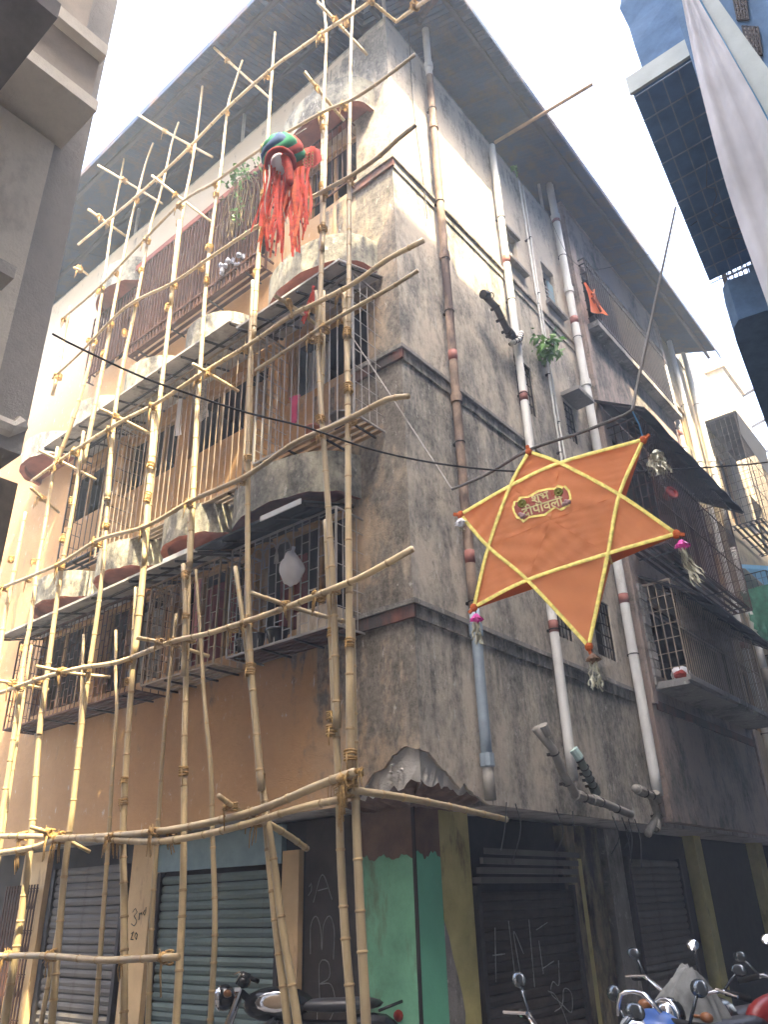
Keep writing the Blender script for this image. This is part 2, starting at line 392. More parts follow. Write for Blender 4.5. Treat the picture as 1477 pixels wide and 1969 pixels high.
for k in range(14):
    t = random.random()
    if t < .5: c = (-random.random()*.85, .02, 2.5+random.random()*.2)
    else: c = (-.02, random.random()*.9, 2.48+random.random()*.2)
    mb.ball(c, (random.uniform(.015, .035), random.uniform(.012, .03), random.uniform(.008, .02)), 6, 4, lambda q: q*random.uniform(.7, 1.2))
mb.build('broken_slab_edge', [plaster('broken_concrete', (.60, .57, .52), (.48, .46, .42), lo=.5, hi=.6, bstr=1.0), plain('broken_soffit', (.17, .115, .095), .95, var=.4, scale=7)], B, label='bare grey concrete where the plaster has broken away')
# slab soffits, terrace, unseen dark core added to keep light out from behind
mb = MB(); mb.box((-14, .03, 2.40), (-.95, 1.7, 2.55)); mb.box((-1.7, 1.1, 2.401), (-.03, 12.38, 2.551)); mb.box((-.95, .5, 2.38), (-.5, 1.7, 2.54))
mb.build('floor_slab', SOFF, B)
mb = MB(); mb.box((-14, .12, 12.7), (-.12, 12.38, 12.85)); mb.build('terrace_floor', CONC, B)
mb = MB(); mb.box((-14, 1.7, 0), (-1.7, 12.38, 12.6)); mb.box((-14, 2.6, 12.9), (-2.6, 12.38, 14.9)); mb.build('dark_core', DARK, B)
mb = MB(); mb.box((-14, .004, 13.4), (-.0, .12, 13.46)); mb.box((-.12, .122, 13.4), (-.004, 5.3, 13.46))
mb.box((-14, .1, 12.8), (-.1, .12, 13.4)); mb.box((-.12, .12, 12.8), (-.1, 5.3, 13.4)); mb.build('parapet_coping', HOOD, B)
# projecting balcony block of the side facade, then the far part
RH2 = [(5.75, 9.5, 11.1, 12.65), (5.75, 9.7, 7.25, 8.8), (5.75, 9.9, 4.5, 5.75)]
mb = MB(); wall_mesh(mb, Rt, 5.35, 10.2, 2.45, 13.95, RH2, n=.13, depth=.25)
mb.quad((0, 5.35, 2.45), (.13, 5.35, 2.45), (.13, 5.35, 13.95), (0, 5.35, 13.95)); mb.quad((0, 10.2, 2.45), (.13, 10.2, 2.45), (.13, 10.2, 13.95), (0, 10.2, 13.95))
mb.box((-.02, 5.35, 13.95), (.15, 10.2, 14.02)); mb.quad((-.3, 5.35, 2.45), (.13, 5.35, 2.45), (.13, 10.2, 2.45), (-.3, 10.2, 2.45))
mb.build('wall', PINK, B, label='pinkish projecting balcony bay on the side')
RH3 = [(10.7, 11.4, 10.9, 12.0), (10.8, 11.6, 7.4, 8.7), (10.9, 11.7, 4.4, 5.7)]
mb = MB(); wall_mesh(mb, Rt, 10.2, 12.4, 2.45, 13.9, RH3, n=0)
mb.quad((0, 12.4, 2.4), (-5, 12.4, 2.4), (-5, 12.4, 13.9), (0, 12.4, 13.9)); mb.box((-.12, 10.2, 13.9), (.03, 12.4, 13.98))
mb.build('wall', YELLOW, B, label='yellowed far stretch of the side wall')
mb = MB(); mb.box((.131, 5.36, 4.02), (.17, 5.5, 13.9)); mb.box((.131, 10.04, 2.5), (.17, 10.19, 13.9)); mb.box((.002, 5.18, 2.5), (.05, 5.34, 13.4))
mb.build('pilaster', PINK, B)
# sill bands round the corner
for z in (4.13, 7.18, 10.3):
    mb = MB(); mb.box((-.72, -.035, z-.13), (.035, .0, z+.0)); mb.build('floor_band', BAND, B)
    mb = MB(); mb.box((-.72, -.055, z+.0), (.055, -.001, z+.05)); mb.box((.001, .0, z+.0), (.055, 5.17, z+.05)); mb.build('band_ledge', CONC if z < 10 else PEACH, B)
    mb = MB(); mb.box((.001, .0, z-.13), (.022, 5.17, z-.001)); mb.build('floor_band', GREY, B)
mb = MB(); mb.box((.131, 5.51, 6.9), (.16, 10.03, 7.05)); mb.box((.131, 5.51, 3.95), (.15, 10.03, 4.08)); mb.build('floor_band', BAND, B)

# windows: dark rooms behind the openings, some with curtains
CURT = {0: (-2.2, -1.75, 4.4, 5.3, REDC), 1: (-3.8, -3.0, 4.3, 5.35, REDC), 2: (-5.4, -4.5, 4.3, 5.35, GREYCL), 5: (-3.0, -2.6, 7.35, 8.25, WOODC), 4: (-1.8, -1.4, 7.35, 8.25, CLOTHW)}
for i, h in enumerate(LH): window(Lf, h, curtain=CURT.get(i), bars=3 if h[1]-h[0] > 1.2 else 2)
for h in RH: window(Rt, h, bars=1, frame=GREYW)
for h in RH2: window(Rt, h, n=.13, bars=4, depth=1.3, frame=IRON)
for h in RH3: window(Rt, h, bars=2)

# bow fronted concrete hoods over the facade windows
def hood(uc, a, b, z0, z1):
    mb = MB(); N = 22; rim = []; inn = []
    for i in range(N+1):
        t = PI*i/N; rim.append((uc-a*math.cos(t), b*math.sin(t)**.8)); inn.append((uc-(a-.07)*math.cos(t), max(0.0, b*math.sin(t)**.8-.07)))
    for i in range(N):
        (u0, n0), (u1, n1) = rim[i], rim[i+1]; (p0, q0), (p1, q1) = inn[i], inn[i+1]
        jz = [.012*math.sin(i*1.7), .012*math.sin((i+1)*1.7)]
        mb.cur = 0; mb.quad(Lf(u0, n0, z0+jz[0]), Lf(u1, n1, z0+jz[1]), Lf(u1, n1, z1), Lf(u0, n0, z1))
        mb.quad(Lf(u0, n0, z1), Lf(u1, n1, z1), Lf(u1, 0, z1+.05), Lf(u0, 0, z1+.05))
        mb.cur = 1; mb.quad(Lf(u0, n0, z0+jz[0]), Lf(u1, n1, z0+jz[1]), Lf(p1, q1, z0+.012), Lf(p0, q0, z0+.012))
        mb.quad(Lf(p0, q0, z0+.012), Lf(p1, q1, z0+.012), Lf(p1, q1, z0+.10), Lf(p0, q0, z0+.10))
        mb.quad(Lf(p0, q0, z0+.10), Lf(p1, q1, z0+.10), Lf(p1, 0, z0+.10), Lf(p0, 0, z0+.10))
    mb.build('window_hood', [HOOD, MAROON], B)
for uc, a in ((-1.55, .92), (-3.12, .66), (-4.62, .68), (-6.3, .75)): hood(uc, a, .62, 5.5 if uc > -2 else 5.6, 6.0)
for uc, a in ((-1.16, .86), (-3.1, .62), (-4.6, .68), (-6.15, .72), (-7.7, .7)): hood(uc, a, .62, 8.55, 9.0)
for uc, a in ((-1.12, .85), (-6.2, .7)): hood(uc, a, .5, 11.55, 12.1)
mb = MB(); mb.box((-5.6, -.30, 11.75), (-2.2, -.001, 11.86)); mb.build('window_hood', MAROON, B, label='straight maroon hood over the wide top window')

# sheet metal awnings over the cages
def awning(mapf, u0, u1, zi, zo, n, mt, edge=None, ribs=4, n0=.004, tear=0):
    mb = MB(); N = 14; vs = []
    for i in range(N+1):
        u = u0+(u1-u0)*i/N; k = tear*random.uniform(-1, 1)
        for (nn, zz) in ((n0, zi), (n+k, zo), (n+k, zo-.03)): vs.append(mapf(u, nn, zz+k*.3))
    mb.add(vs, [q for i in range(N) for q in ((3*i, 3*i+3, 3*i+4, 3*i+1), (3*i+1, 3*i+4, 3*i+5, 3*i+2))])
    for e in (0, N):
        a = vs[3*e]; b = vs[3*e+1]; c = vs[3*e+2]; mb.add([a, b, c], [(0, 1, 2)])
    o = mb.build('window_awning', mt, B)
    f = MB()
    for k in range(ribs+1):
        u = u0+.02+(u1-u0-.04)*k/ribs; f.beam(mapf(u, n0+.02, zi-.035), mapf(u, n-.03, zo-.045), .025)
    for q in (.35, .7): f.beam(mapf(u0, n0+(n-n0)*q, zi+(zo-zi)*q-.05), mapf(u1, n0+(n-n0)*q, zi+(zo-zi)*q-.05), .022)
    f.build('awning_frame', IRON, o)
    if edge:
        e = MB(); a, b = edge; e.beam(mapf(a, n+.012, zo-.01), mapf(b, n+.012, zo-.01), .012, .06); e.build('edge_strip', TIN, o)
    return o
awning(Lf, -2.45, -.72, 5.46, 5.22, .78, BLACKT, edge=(-1.35, -.75))
awning(Lf, -3.75, -2.5, 5.42, 5.22, .80, SOFF, edge=(-3.0, -2.5)); awning(Lf, -7.2, -3.8, 5.42, 5.26, .74, SOFF)
awning(Lf, -1.98, -.22, 8.42, 8.12, .80, SOFF, ribs=5); awning(Lf, -6.6, -2.05, 8.46, 8.25, .86, SOFF, ribs=9)

# iron cages and grilles
def cage(mapf, u0, u1, z0, z1, n, mt, pitch=.11, bw=.0095, rungs=(), brick=0, bottom=.09, sides=True, arches=0, n0=.0, slatm=None):
    mb = MB(); nb = max(2, round((u1-u0)/pitch)); fr = .02
    for z in (z0, z1):
        mb.beam(mapf(u0, n, z), mapf(u1, n, z), fr)
        if sides and n-n0 > .08:
            for u in (u0, u1): mb.beam(mapf(u, n0, z), mapf(u, n, z), fr)
    for k in range(nb+1):
        u = u0+(u1-u0)*k/nb; j = random.uniform(-.008, .008); mb.beam(mapf(u, n, z0), mapf(u+j, n, z1), fr if k in (0, nb) else bw)
    for q in rungs: mb.beam(mapf(u0, n+.008, z0+(z1-z0)*q), mapf(u1, n+.008, z0+(z1-z0)*q), bw*1.2)
    if brick:
        for k in range(nb):
            a = u0+(u1-u0)*k/nb; b = u0+(u1-u0)*(k+1)/nb; z = z0+brick*(.5 if k % 2 else 1)
            while z < z1-.05: mb.beam(mapf(a, n, z), mapf(b, n, z), bw*.85); z += brick
    for k in range(arches):
        c = u0+(u1-u0)*(.14+.13*k); zc = z1-.38; R = .13
        mb.tube([mapf(c+R*math.cos(t), n+.012, zc+.26*math.sin(t)) for t in [PI*i/10 for i in range(11)]], .009, 5)
    if sides and n-n0 > .12:
        ns = max(1, round((n-n0)/.12))
        for u in (u0, u1):
            for k in range(1, ns): mb.beam(mapf(u, n0+(n-n0)*k/ns, z0), mapf(u, n0+(n-n0)*k/ns, z1), bw)
            z = z0+.2
            while z < z1: mb.beam(mapf(u, n0, z), mapf(u, n, z), bw*.8); z += .22
    o = mb.build('window_grille', mt, B)
    if bottom and n-n0 > .12:
        ns = max(2, round((n-n0)/bottom)); me = MB(); me.box((0, -.028, -.008), (u1-u0, .028, .008), mapf); sm = me.mesh('shelf_slat', slatm or mt)
        for k in range(ns):
            put('shelf_slat', sm, o, loc=mapf(u0, n0+(n-n0)*(k+.5)/ns, z0+.005))
        cb = MB()
        for q in (.08, .35, .65, .92): cb.beam(mapf(u0+(u1-u0)*q, n0, z0-.022), mapf(u0+(u1-u0)*q, n, z0-.022), .02)
        cb.build('shelf_bearer', IRON, o)
    return o
cage(Lf, -2.22, -.62, 3.98, 5.24, .42, WIRE, pitch=.125, brick=.22, arches=4, slatm=RUST)
cage(Lf, -3.72, -2.4, 3.95, 5.2, .45, BARS, pitch=.10, brick=.2, arches=3); cage(Lf, -7.0, -3.85, 3.92, 5.2, .45, RUST, pitch=.10, brick=.2)
cage(Lf, -1.86, -.28, 6.2, 8.15, .5, WIRE, pitch=.125, bottom=.1, slatm=WOODC); cage(Lf, -5.1, -2.02, 5.98, 8.25, .52, BARS, pitch=.115, bottom=.075, slatm=BARS)
cage(Lf, -6.6, -5.3, 6.3, 8.3, .3, IRON, pitch=.14)
cage(Lf, -1.6, -.64, 10.25, 11.55, .16, RUST, pitch=.10, rungs=(.5,), bottom=0)
cage(Lf, -5.4, -2.25, 9.75, 11.7, .3, RUST, pitch=.085, bw=.03, rungs=(.1,), bottom=.09, slatm=RUST)
cage(Lf, -7.0, -5.7, 10.1, 11.5, .2, RUST, pitch=.1, bw=.03, bottom=0)
for h, p in ((RH[0], .14), (RH[1], .14)):     # horizontal louvre bars in the two top side windows
    mb = MB(); z = h[2]+.06
    while z < h[2]+(h[3]-h[2])*.55: mb.beam((-.05, h[0], z), (-.05, h[1], z), .018); z += .09
    mb.build('window_bar', WIRE, B)
for h in RH[2:]: cage(Rt, h[0]+.02, h[1]-.02, h[2], h[3], -.03, IRON, pitch=.1, rungs=(.2, .4, .6, .8), sides=False, bottom=0)
mb = MB(); mb.box((.002, 2.86, 10.74), (.10, 3.5, 10.80)); mb.box((.002, 2.86, 11.5), (.06, 3.42, 11.55)); mb.box((.002, 4.2, 10.70), (.09, 4.85, 10.75))
mb.box((.002, 4.2, 8.76), (.32, 4.75, 8.83)); mb.build('window_sill', CONC, B)
mb = MB(); mb.box((-.06, 4.5, 10.82), (-.045, 4.715, 11.45)); mb.build('shutter_panel', BLUEP, B, label='pale blue panel half closing a small side window')
# side bay: top balcony grille, middle caged balcony, lower window with black awnings
cage(Rt, 5.72, 9.6, 11.05, 12.7, .26, IRON, pitch=.11, bw=.026, rungs=(.12, .88), bottom=0, n0=.13)
mb = MB(); mb.box((.131, 5.6, 10.92), (.34, 9.75, 11.04)); mb.build('balcony_slab', CONC, B)
awning(Rt, 5.2, 10.3, 9.15, 8.62, .95, BLACKT, n0=.135, ribs=8, tear=.015)
cage(Rt, 5.6, 9.9, 6.42, 8.75, .72, RUST, pitch=.10, bw=.013, rungs=(.33, .66), n0=.135, bottom=.11)
awning(Rt, 5.7, 9.95, 6.08, 5.58, 1.0, BLACKT, n0=.135, ribs=6, tear=.015, edge=None)
cage(Rt, 5.75, 9.7, 4.36, 5.9, .60, BARS, pitch=.10, bw=.013, brick=.0, n0=.135, bottom=0, rungs=(.5,))
mb = MB(); mb.box((.134, 5.55, 4.24), (.66, 9.9, 4.34)); mb.box((.64, 5.5, 4.28), (.70, 9.2, 4.36)); mb.build('balcony_slab', CONC, B, label='stained window shelf under the lower side cage')
mb = MB(); zz = 4.3          # rough brick-like stack of mortar at the left jamb of the lower side window
for k in range(12):
    bk = MB(); bk.box((.134, 5.50+rj(.01), zz), (.20+rj(.012), 5.74, zz+.115)); bk.build('brick', CONC, B); zz += .132

# roof of corrugated sheets on both street sides
roof = put('roof', None, B); roof['label'] = 'dark corrugated metal roof overhanging both streets'
def sheet(kind, s0, s1):
    mb = MB(); n = 12; prof = []; w_ = (s1-s0)
    for i in range(n*2+1):
        s = s0+w_*i/(2*n); prof.append((s, .022*(1 if i % 2 else -1)))
    lo = []; hi = []
    for s, dz in prof:
        if kind == 'L': e0, e1 = -1.27, max(-1.2, min(4.2, -.37-s)); q0, q1 = (s, e0), (s, e1); h = lambda q: 13.88+.42*(q[1]+1.27)
        else: e0, e1 = .90, min(.86, max(-4.2, -.37-s)); q0, q1 = (e0, s), (e1, s); h = lambda q: 13.88+.42*(.90-q[0])
        lo.append((*q0, h(q0)+dz)); hi.append((*q1, h(q1)+dz))
    k = len(lo); mb.add(lo+hi, [(i, i+1, k+i+1, k+i) for i in range(k-1)])
    mb.build('roof_sheet', ROOF, roof)
x = .90
while x > -4.7: sheet('L', x-.98, x+.03); x -= .95
x = -4.75
while x > -13: sheet('L', x-.98, x+.03); x -= .95
y = -1.27
while y < 11.6: sheet('R', y-.03, y+.98); y += .95
mb = MB()
for k in range(5): s = k*1.1+.15; mb.beam((-14, -1.2+s, 13.82+.42*(s+.07)), (.8-s, -1.2+s, 13.82+.42*(s+.07)), .06, .09); mb.beam((.83-s, -1.1+s, 13.82+.42*(s+.07)), (.83-s, 12.3, 13.82+.42*(s+.07)), .06, .09)
mb.build('roof_purlin', IRON, roof)
mb = MB(); mb.beam((-14, -1.29, 13.86), (.93, -1.29, 13.86), .02, .13); mb.beam((.93, -1.29, 13.86), (.93, 12.4, 13.86), .02, .13); mb.build('eave_strip', ROOF, roof)
for q in ((-.06, .06), (-3.3, .06), (-6.5, .06), (-.06, 4.9), (-.06, 9.5), (-.06, 12.2)):
    mb = MB(); mb.tube([(q[0], q[1], 13.3), (q[0], q[1], 14.25)], .03, 8); mb.build('roof_post', TIN, roof)

# ground floor behind the cantilever
def shutter(mapf, u0, u1, z1, n, mt, pitch=.088, box=None, boxm=None, z0=0.0, label=None):
    o = put('rolling_shutter', None, B, label)
    for q in (u0-.06, u1): r = MB(); r.box((q, n, z0), (q+.06, n+.06, z1), mapf); r.build('guide_rail', IRON, o)
    s = MB(); pr = [(0, 0), (.016, .012), (.026, .045), (.016, .076), (0, pitch-.004), (-.006, pitch-.002), (-.006, pitch)]
    vs = [mapf(u, n_, z) for u in (u0, u1) for n_, z in pr]; k = len(pr)
    s.add(vs, [(i, i+1, k+i+1, k+i) for i in range(k-1)]); sm = s.mesh('slat', mt)
    for i in range(int((z1-z0)/pitch)): put('slat', sm, o, loc=mapf(0, n+.005+rj(.004), z0+i*pitch+rj(.002)), rot=(0, rj(.002) if mapf is Lf else 0, 0))
    return o
shutter(Lf, -4.18, -2.22, 1.98, -.46, SHUT_T, label='teal grey rolling shutter under a pale blue lintel')
shutter(Lf, -6.55, -4.95, 2.12, -.46, SHUT_G, label='grey rolling shutter beside the cream pillar')
shutter(Rt, 1.42, 3.32, 1.72, -.47, SHUT_B, label='brown black rolling shutter with chalk scribbles')
shutter(Rt, 5.0, 6.75, 2.05, -.47, SHUT_G, label='brownish grey rolling shutter deep in the shade')
hood_m = MB()
for k in range(4): hood_m.box((1.36, -.46+.05*k, 1.74+.085*k), (3.36, -.36+.02*k, 1.795+.085*k), Rt)
hood_m.build('shutter_box', SHUT_G, B)
mb = MB(); mb.box((-4.45, -.47, 1.99), (-2.15, -.40, 2.36), Lf); mb.build('lintel', BLUEP, B, label='pale blue lintel over the teal shutter')
mb = MB(); mb.box((-4.72, -.46, 0), (-4.28, -.36, 2.36), Lf); mb.build('pillar', CREAM, B, label='cream pillar with a handwritten note')
mb = MB(); mb.box((-7.4, -.46, 0), (-6.75, -.38, 2.36), Lf); mb.build('pillar', CREAM, B)
mb = MB(); mb.box((-2.12, -.46, 0), (-1.88, -.39, 2.1), Lf); mb.build('pillar', CREAM, B, label='narrow peach pillar beside the black shop door')
mb = MB(); mb.box((-1.86, -.52, 0), (-1.14, -.47, 2.38), Lf)
for k in range(9): mb.box((-1.84, -.47, .1+k*.22), (-1.16, -.462, .1+k*.22+.2), Lf)
mb.build('shop_door', SHUT_B, B, label='black shop door with chalk letters')
mb = MB(); mb.box((-1.12, .453, 0), (-.453, .84, 2.39)); mb.build('corner_post', BROWNP, B, label='brown corner post with green panels')
tp = [(-1.12+.66*i/22, 1.97+.02*math.sin(i*.8)+.012*math.sin(i*2.7)+rj(.008)) for i in range(23)]
mb = MB(); mb.prism([(x, .447, z) for x, z in tp]+[(-.46, .447, 0), (-1.12, .447, 0)], (0, .005, 0)); mb.build('corner_panel', GREENP, B, label='green panel facing the scaffold')
tp = [(.46+.37*i/16, 1.98+.03*math.sin(i*.6+1)+.012*math.sin(i*2.1)+rj(.008)) for i in range(17)]
mb = MB(); mb.prism([(-.4515, y, z) for y, z in tp]+[(-.4515, .83, 0), (-.4515, .46, 0)], (.004, 0, 0)); mb.build('corner_panel', GREENP2, B, label='brighter green panel round the corner')
mb = MB(); mb.box((-.475, .438, 0), (-.44, .452, 2.38)); mb.build('corner_strip', IRON, B)
mb = MB(); mb.box((-.8, .845, 0), (-.455, 1.34, 2.38)); mb.build('pillar', YELP, B, label='old yellow pillar with peeled grey patch')
ys = [.72, .78, .83, .9, .94, 1.0, 1.05, 1.08, 1.06, 1.1, 1.12, 1.08]; zs_ = [1.62, 1.55, 1.45, 1.3, 1.15, 1.0, .85, .7, .55, .4, .2, 0]
mb = MB(); mb.prism([(-.449, .72, 0), (-.449, .72, .5), (-.449, .76, .7), (-.449, .70, 1.0)]+[(-.449, a, b) for a, b in zip(ys, zs_)], (-.003, 0, 0)); mb.build('peeled_patch', CONC, B)
mb = MB(); mb.box((-.8, 3.40, 0), (-.46, 3.62, 2.36)); mb.box((-.8, 3.75, 0), (-.44, 4.2, 2.37)); mb.build('pillar', plain('sooty_pillar', (.22, .18, .11), .85, 0, var=.4, dirt=(.42, .58, (.03, .026, .022))), B, label='sooty pillar between the side shutters')
mb = MB(); mb.box((-.6, 3.62, 0), (-.47, 3.74, 2.0)); mb.build('pillar_strip', YELP, B)
mb = MB(); mb.box((-.8, 4.45, 0), (-.46, 4.9, 2.37)); mb.build('pillar', CONC, B)
mb = MB(); mb.box((-.8, 7.6, 0), (-.44, 7.9, 2.4)); mb.box((-.8, 10.8, 0), (-.44, 11.2, 2.4)); mb.build('pillar', YELP, B)
mb = MB(); mb.box((-.9, .9, 0), (-.62, 12.5, 2.39)); mb.box((-14, .55, 0), (-1.1, .75, 2.39)); mb.build('shop_wall', DARK, B)
gate = MB()
for k in range(12):
    u = -7.6+.075*k; gate.beam((u-.0, .30, 0), (u, .30, 1.95), .018)
for z in (.4, .9, 1.4, 1.9):
    gate.beam((-7.62, .31, z), (-6.76, .31, z), .014)
    for k in range(11): gate.beam((-7.6+.075*k, .315, z-.25), (-7.6+.075*(k+1), .315, z-.02), .010)
gate.build('collapsible_gate', RUST, B, label='rusty folding lattice gate at the far shop')
def strokes(name, lst, mapf, n, r, mt, label=None):
    mb = MB()
    for ln in lst:
        pts = cat_rom([mapf(u, n, z) for u, z in ln], .03)
        mb.tube(pts, [r*random.uniform(.6, 1.2) for _ in pts], 4)
    mb.build(name, mt, B, label=label)
# chalk capitals A, M, B, A down the black door, and a tick beside them
sx, sz = -1.62, 1.62
A_ = lambda z, w=.12, h=.24: [[(sx-w, z), (sx, z+h), (sx+w*1.1, z+.02)], [(sx-w*.5, z+.1), (sx+w*.6, z+.12)]]
strokes('chalk_writing', A_(1.62)+[[(sx-.15, 1.18), (sx-.15, 1.42), (sx-.08, 1.5), (sx-.02, 1.4), (sx, 1.22), (sx+.02, 1.42), (sx+.1, 1.5), (sx+.16, 1.38), (sx+.15, 1.14)],
        [(sx-.02, .78), (sx-.03, 1.1), (sx+.08, 1.12), (sx+.1, 1.0), (sx-.02, .94)], [(sx-.02, .94), (sx+.12, .94), (sx+.17, .8), (sx+.1, .66), (sx-.04, .62), (sx-.05, .8)],
        [(-1.80, 1.76), (-1.77, 1.79), (-1.77, 1.72), (-1.81, 1.68)]]+A_(.36), Lf, -.459, .0055, CHALK)
ch = [[(1.6, .9), (1.66, 1.35)], [(1.58, 1.12), (1.8, 1.12)], [(1.95, .9), (1.92, 1.4)], [(2.05, .95), (2.0, 1.3), (2.15, 1.1)], [(2.3, .8), (2.32, 1.4)], [(2.5, .95), (2.75, 1.0)], [(2.5, .9), (2.48, 1.2)], [(2.45, 1.3), (2.7, 1.36)],
      [(2.85, 1.0), (2.8, .78), (2.68, .82), (2.62, .72), (2.8, .62), (3.0, .52), (3.05, .68), (2.9, .74), (2.82, .6), (2.65, .56)], [(2.55, .75), (2.72, .68), (2.9, .4), (2.92, .1)]]
strokes('chalk_writing', ch, Rt, -.440, .006, CHALK)
strokes('painted_note', [[(-4.60, 1.58), (-4.55, 1.62), (-4.51, 1.58), (-4.56, 1.54), (-4.50, 1.49), (-4.54, 1.44), (-4.60, 1.46)], [(-4.46, 1.50), (-4.46, 1.57)], [(-4.46, 1.55), (-4.43, 1.575), (-4.41, 1.55)],
        [(-4.36, 1.60), (-4.385, 1.57), (-4.36, 1.545), (-4.34, 1.58), (-4.345, 1.63)], [(-4.58, 1.36), (-4.54, 1.38), (-4.58, 1.30), (-4.53, 1.30)], [(-4.49, 1.37), (-4.51, 1.33), (-4.47, 1.30), (-4.46, 1.35), (-4.49, 1.37)]], Lf, -.358, .006, INK)

# ------------------------------------------------------------------ neighbouring buildings
T = thing('concrete_building', 'pale rendered building at the left edge with stepped concrete ledges overhead', 'building')
mb = MB(); mb.box((-8, -14, 3.72), (.6, -4.12, 13)); mb.build('wall', GREYW, T)
mb = MB(); mb.box((-8, -14, 0), (.3, -3.98, 3.72)); mb.build('wall', plain('dark_render', (.22, .185, .145), .9, var=.3), T, label='dark recessed lower storey')
mb = MB(); mb.box((.601, -14, 3.86), (.64, -4.33, 5.86)); mb.tube([(.60, -14, 3.84), (.60, -4.2, 3.84), (.58, -4.15, 3.9)], .05, 8); mb.build('wall_panel', LIGHTW, T)
mb = MB(); mb.box((.6, -14, 5.9), (1.0, -4.27, 5.99)); mb.box((.6, -14, 6.42), (1.0, -4.28, 6.52)); mb.build('ledge', LIGHTW, T)
mb = MB(); mb.box((.601, -14, 5.99), (.93, -4.29, 6.42)); mb.box((.601, -14, 6.52), (.9, -4.4, 7.9)); mb.build('beam', plain('brown_grey_render', (.46, .40, .33), .9, var=.15), T)
c = P(0, 1.5, 110, 35); mb = MB(); mb.box((.601, -14, c.z), (1.5, c.y, c.z+.12)); mb.build('canopy_slab', plain('dark_slab_render', (.22, .205, .195), .9, var=.2), T, label='darker grey slab jutting out furthest')
mb = MB(); mb.box((.641, -14, 4.6), (.78, -4.42, 4.68)); mb.beam((1.02, -5.2, 6.3), (1.02, -4.75, 6.28), .03); mb.build('sill', GREYW, T)

T = thing('overhanging_building', 'dark building at the right edge with a netted soffit, hanging cloth and barred windows', 'building')
BLUEDK = plain('dark_blue_grey_wall', (.10, .17, .27), .8, var=.25); NAVY = plain('navy_soffit', (.13, .23, .38), .8, var=.2)
PALEC = plain('pale_green_grey_paint', (.42, .45, .42), .7, var=.1)
mb = MB(); mb.box((3.73, -.88, 0), (9, 26, 16.1)); mb.box((3.74, 1.2, 16.1), (8, 4.6, 20.6)); mb.build('wall', BLUEDK, T)
mb = MB(); a = Vector((3.18, -.59, 8)); b = Vector((2.88, 2.25, 8)); mb.prism([a, b, (3.72, 2.25, 8), (3.72, -.59, 8)], (0, 0, .22)); mb.build('balcony_slab', NAVY, T)
mb = MB(); mb.beam((3.16, -.61, 8.10), (3.72, -.61, 8.10), .03, .22); mb.build('slab_edge', PALEC, T)
mb = MB()
for k in range(6): q = .12+.14*k; mb.beam(a+Vector((q, .02, -.03)), Vector((b.x+q*.95, b.y, 7.97)), .012)
for k in range(11): q = k/10; p0 = a.lerp(b, q); mb.beam(p0+Vector((0, 0, -.045)), (3.70, p0.y, 7.955), .010)
mb.build('ceiling_net', plain('net_wire', (.26, .32, .40), .7), T)
mb = MB(); vs = []; N = 14           # upper storey wrapped in a ragged dark sheet
for i in range(N+1):
    z = 8.23+4.5*i/N; vs += [(3.27+random.uniform(-.05, .03), -.36+random.uniform(-.03, .03), z), (3.72, -.40, z)]
mb.add(vs, [(2*i, 2*i+1, 2*i+3, 2*i+2) for i in range(N)])
vs = []
for i in range(N+1):
    z = 8.23+4.5*i/N; vs += [(3.29+random.uniform(-.04, .04), -.36, z), (3.16+random.uniform(-.06, .04), 2.0, z)]
mb.add(vs, [(2*i, 2*i+1, 2*i+3, 2*i+2) for i in range(N)]); mb.build('sheet_wrap', BLUEDK, T)
mb = MB()
for k in range(6): mb.beam((3.02+.055*k, 2.6, 7.55), (3.04+.055*k, 2.6, 8.4), .014)
for k in range(6): mb.beam((2.98, 2.6, 7.66+.14*k), (3.34, 2.6, 7.66+.14*k), .012)
mb.beam((2.97, 2.6, 7.5), (3.0, 2.6, 8.4), .05); mb.beam((3.34, 2.6, 7.5), (3.36, 2.6, 8.4), .07); mb.build('window_grille', IRON, T)
mb = MB(); mb.box((3.30, 2.3, 7.3), (3.72, 2.9, 8.0)); mb.build('wall_block', BLUEDK, T)
mb = MB(); mb.prism([(3.04, 1.92, 7.0), (2.98, 2.2, 7.0), (2.68, 4.6, 7.0), (2.5, 6.5, 7.0), (3.72, 6.5, 7.0), (3.72, 1.92, 7.0), (3.12, 1.82, 7.0)], (0, 0, .55)); mb.build('box_balcony', BLUEDK, T)
mb = MB(); pl = [P(1, -.93, x, y) for x, y in ((1322, -50), (1364, -50), (1383, 0), (1420, 52), (1477, 130), (1560, 250), (1560, 420), (1477, 240), (1400, 104), (1347, 10))]
mb.prism(pl, (0, .04, 0)); mb.build('wall_panel', PALEC, T)
for x0, y0, x1, y1 in ((1405, -30, 1440, 38), (1428, 50, 1466, 106)):
    f = MB(); q = [P(1, -.9, x, y) for x, y in ((x0, y0), (x1-8, y0+2), (x1, y1), (x0+14, y1))]
    fr = f
    for k in range(5): t = k/4; fr.beam(q[0].lerp(q[1], t), q[3].lerp(q[2], t), .012)
    for k in range(8): t = k/7; fr.beam(q[0].lerp(q[3], t), q[1].lerp(q[2], t), .008)
    o = f.build('window_grille', IRON, T); pn = MB(); pn.add([v+Vector((0, .012, 0)) for v in q], [(0, 1, 2, 3)]); pn.build('pane', plain('dusty_pane', (.30, .27, .25), .4), o)
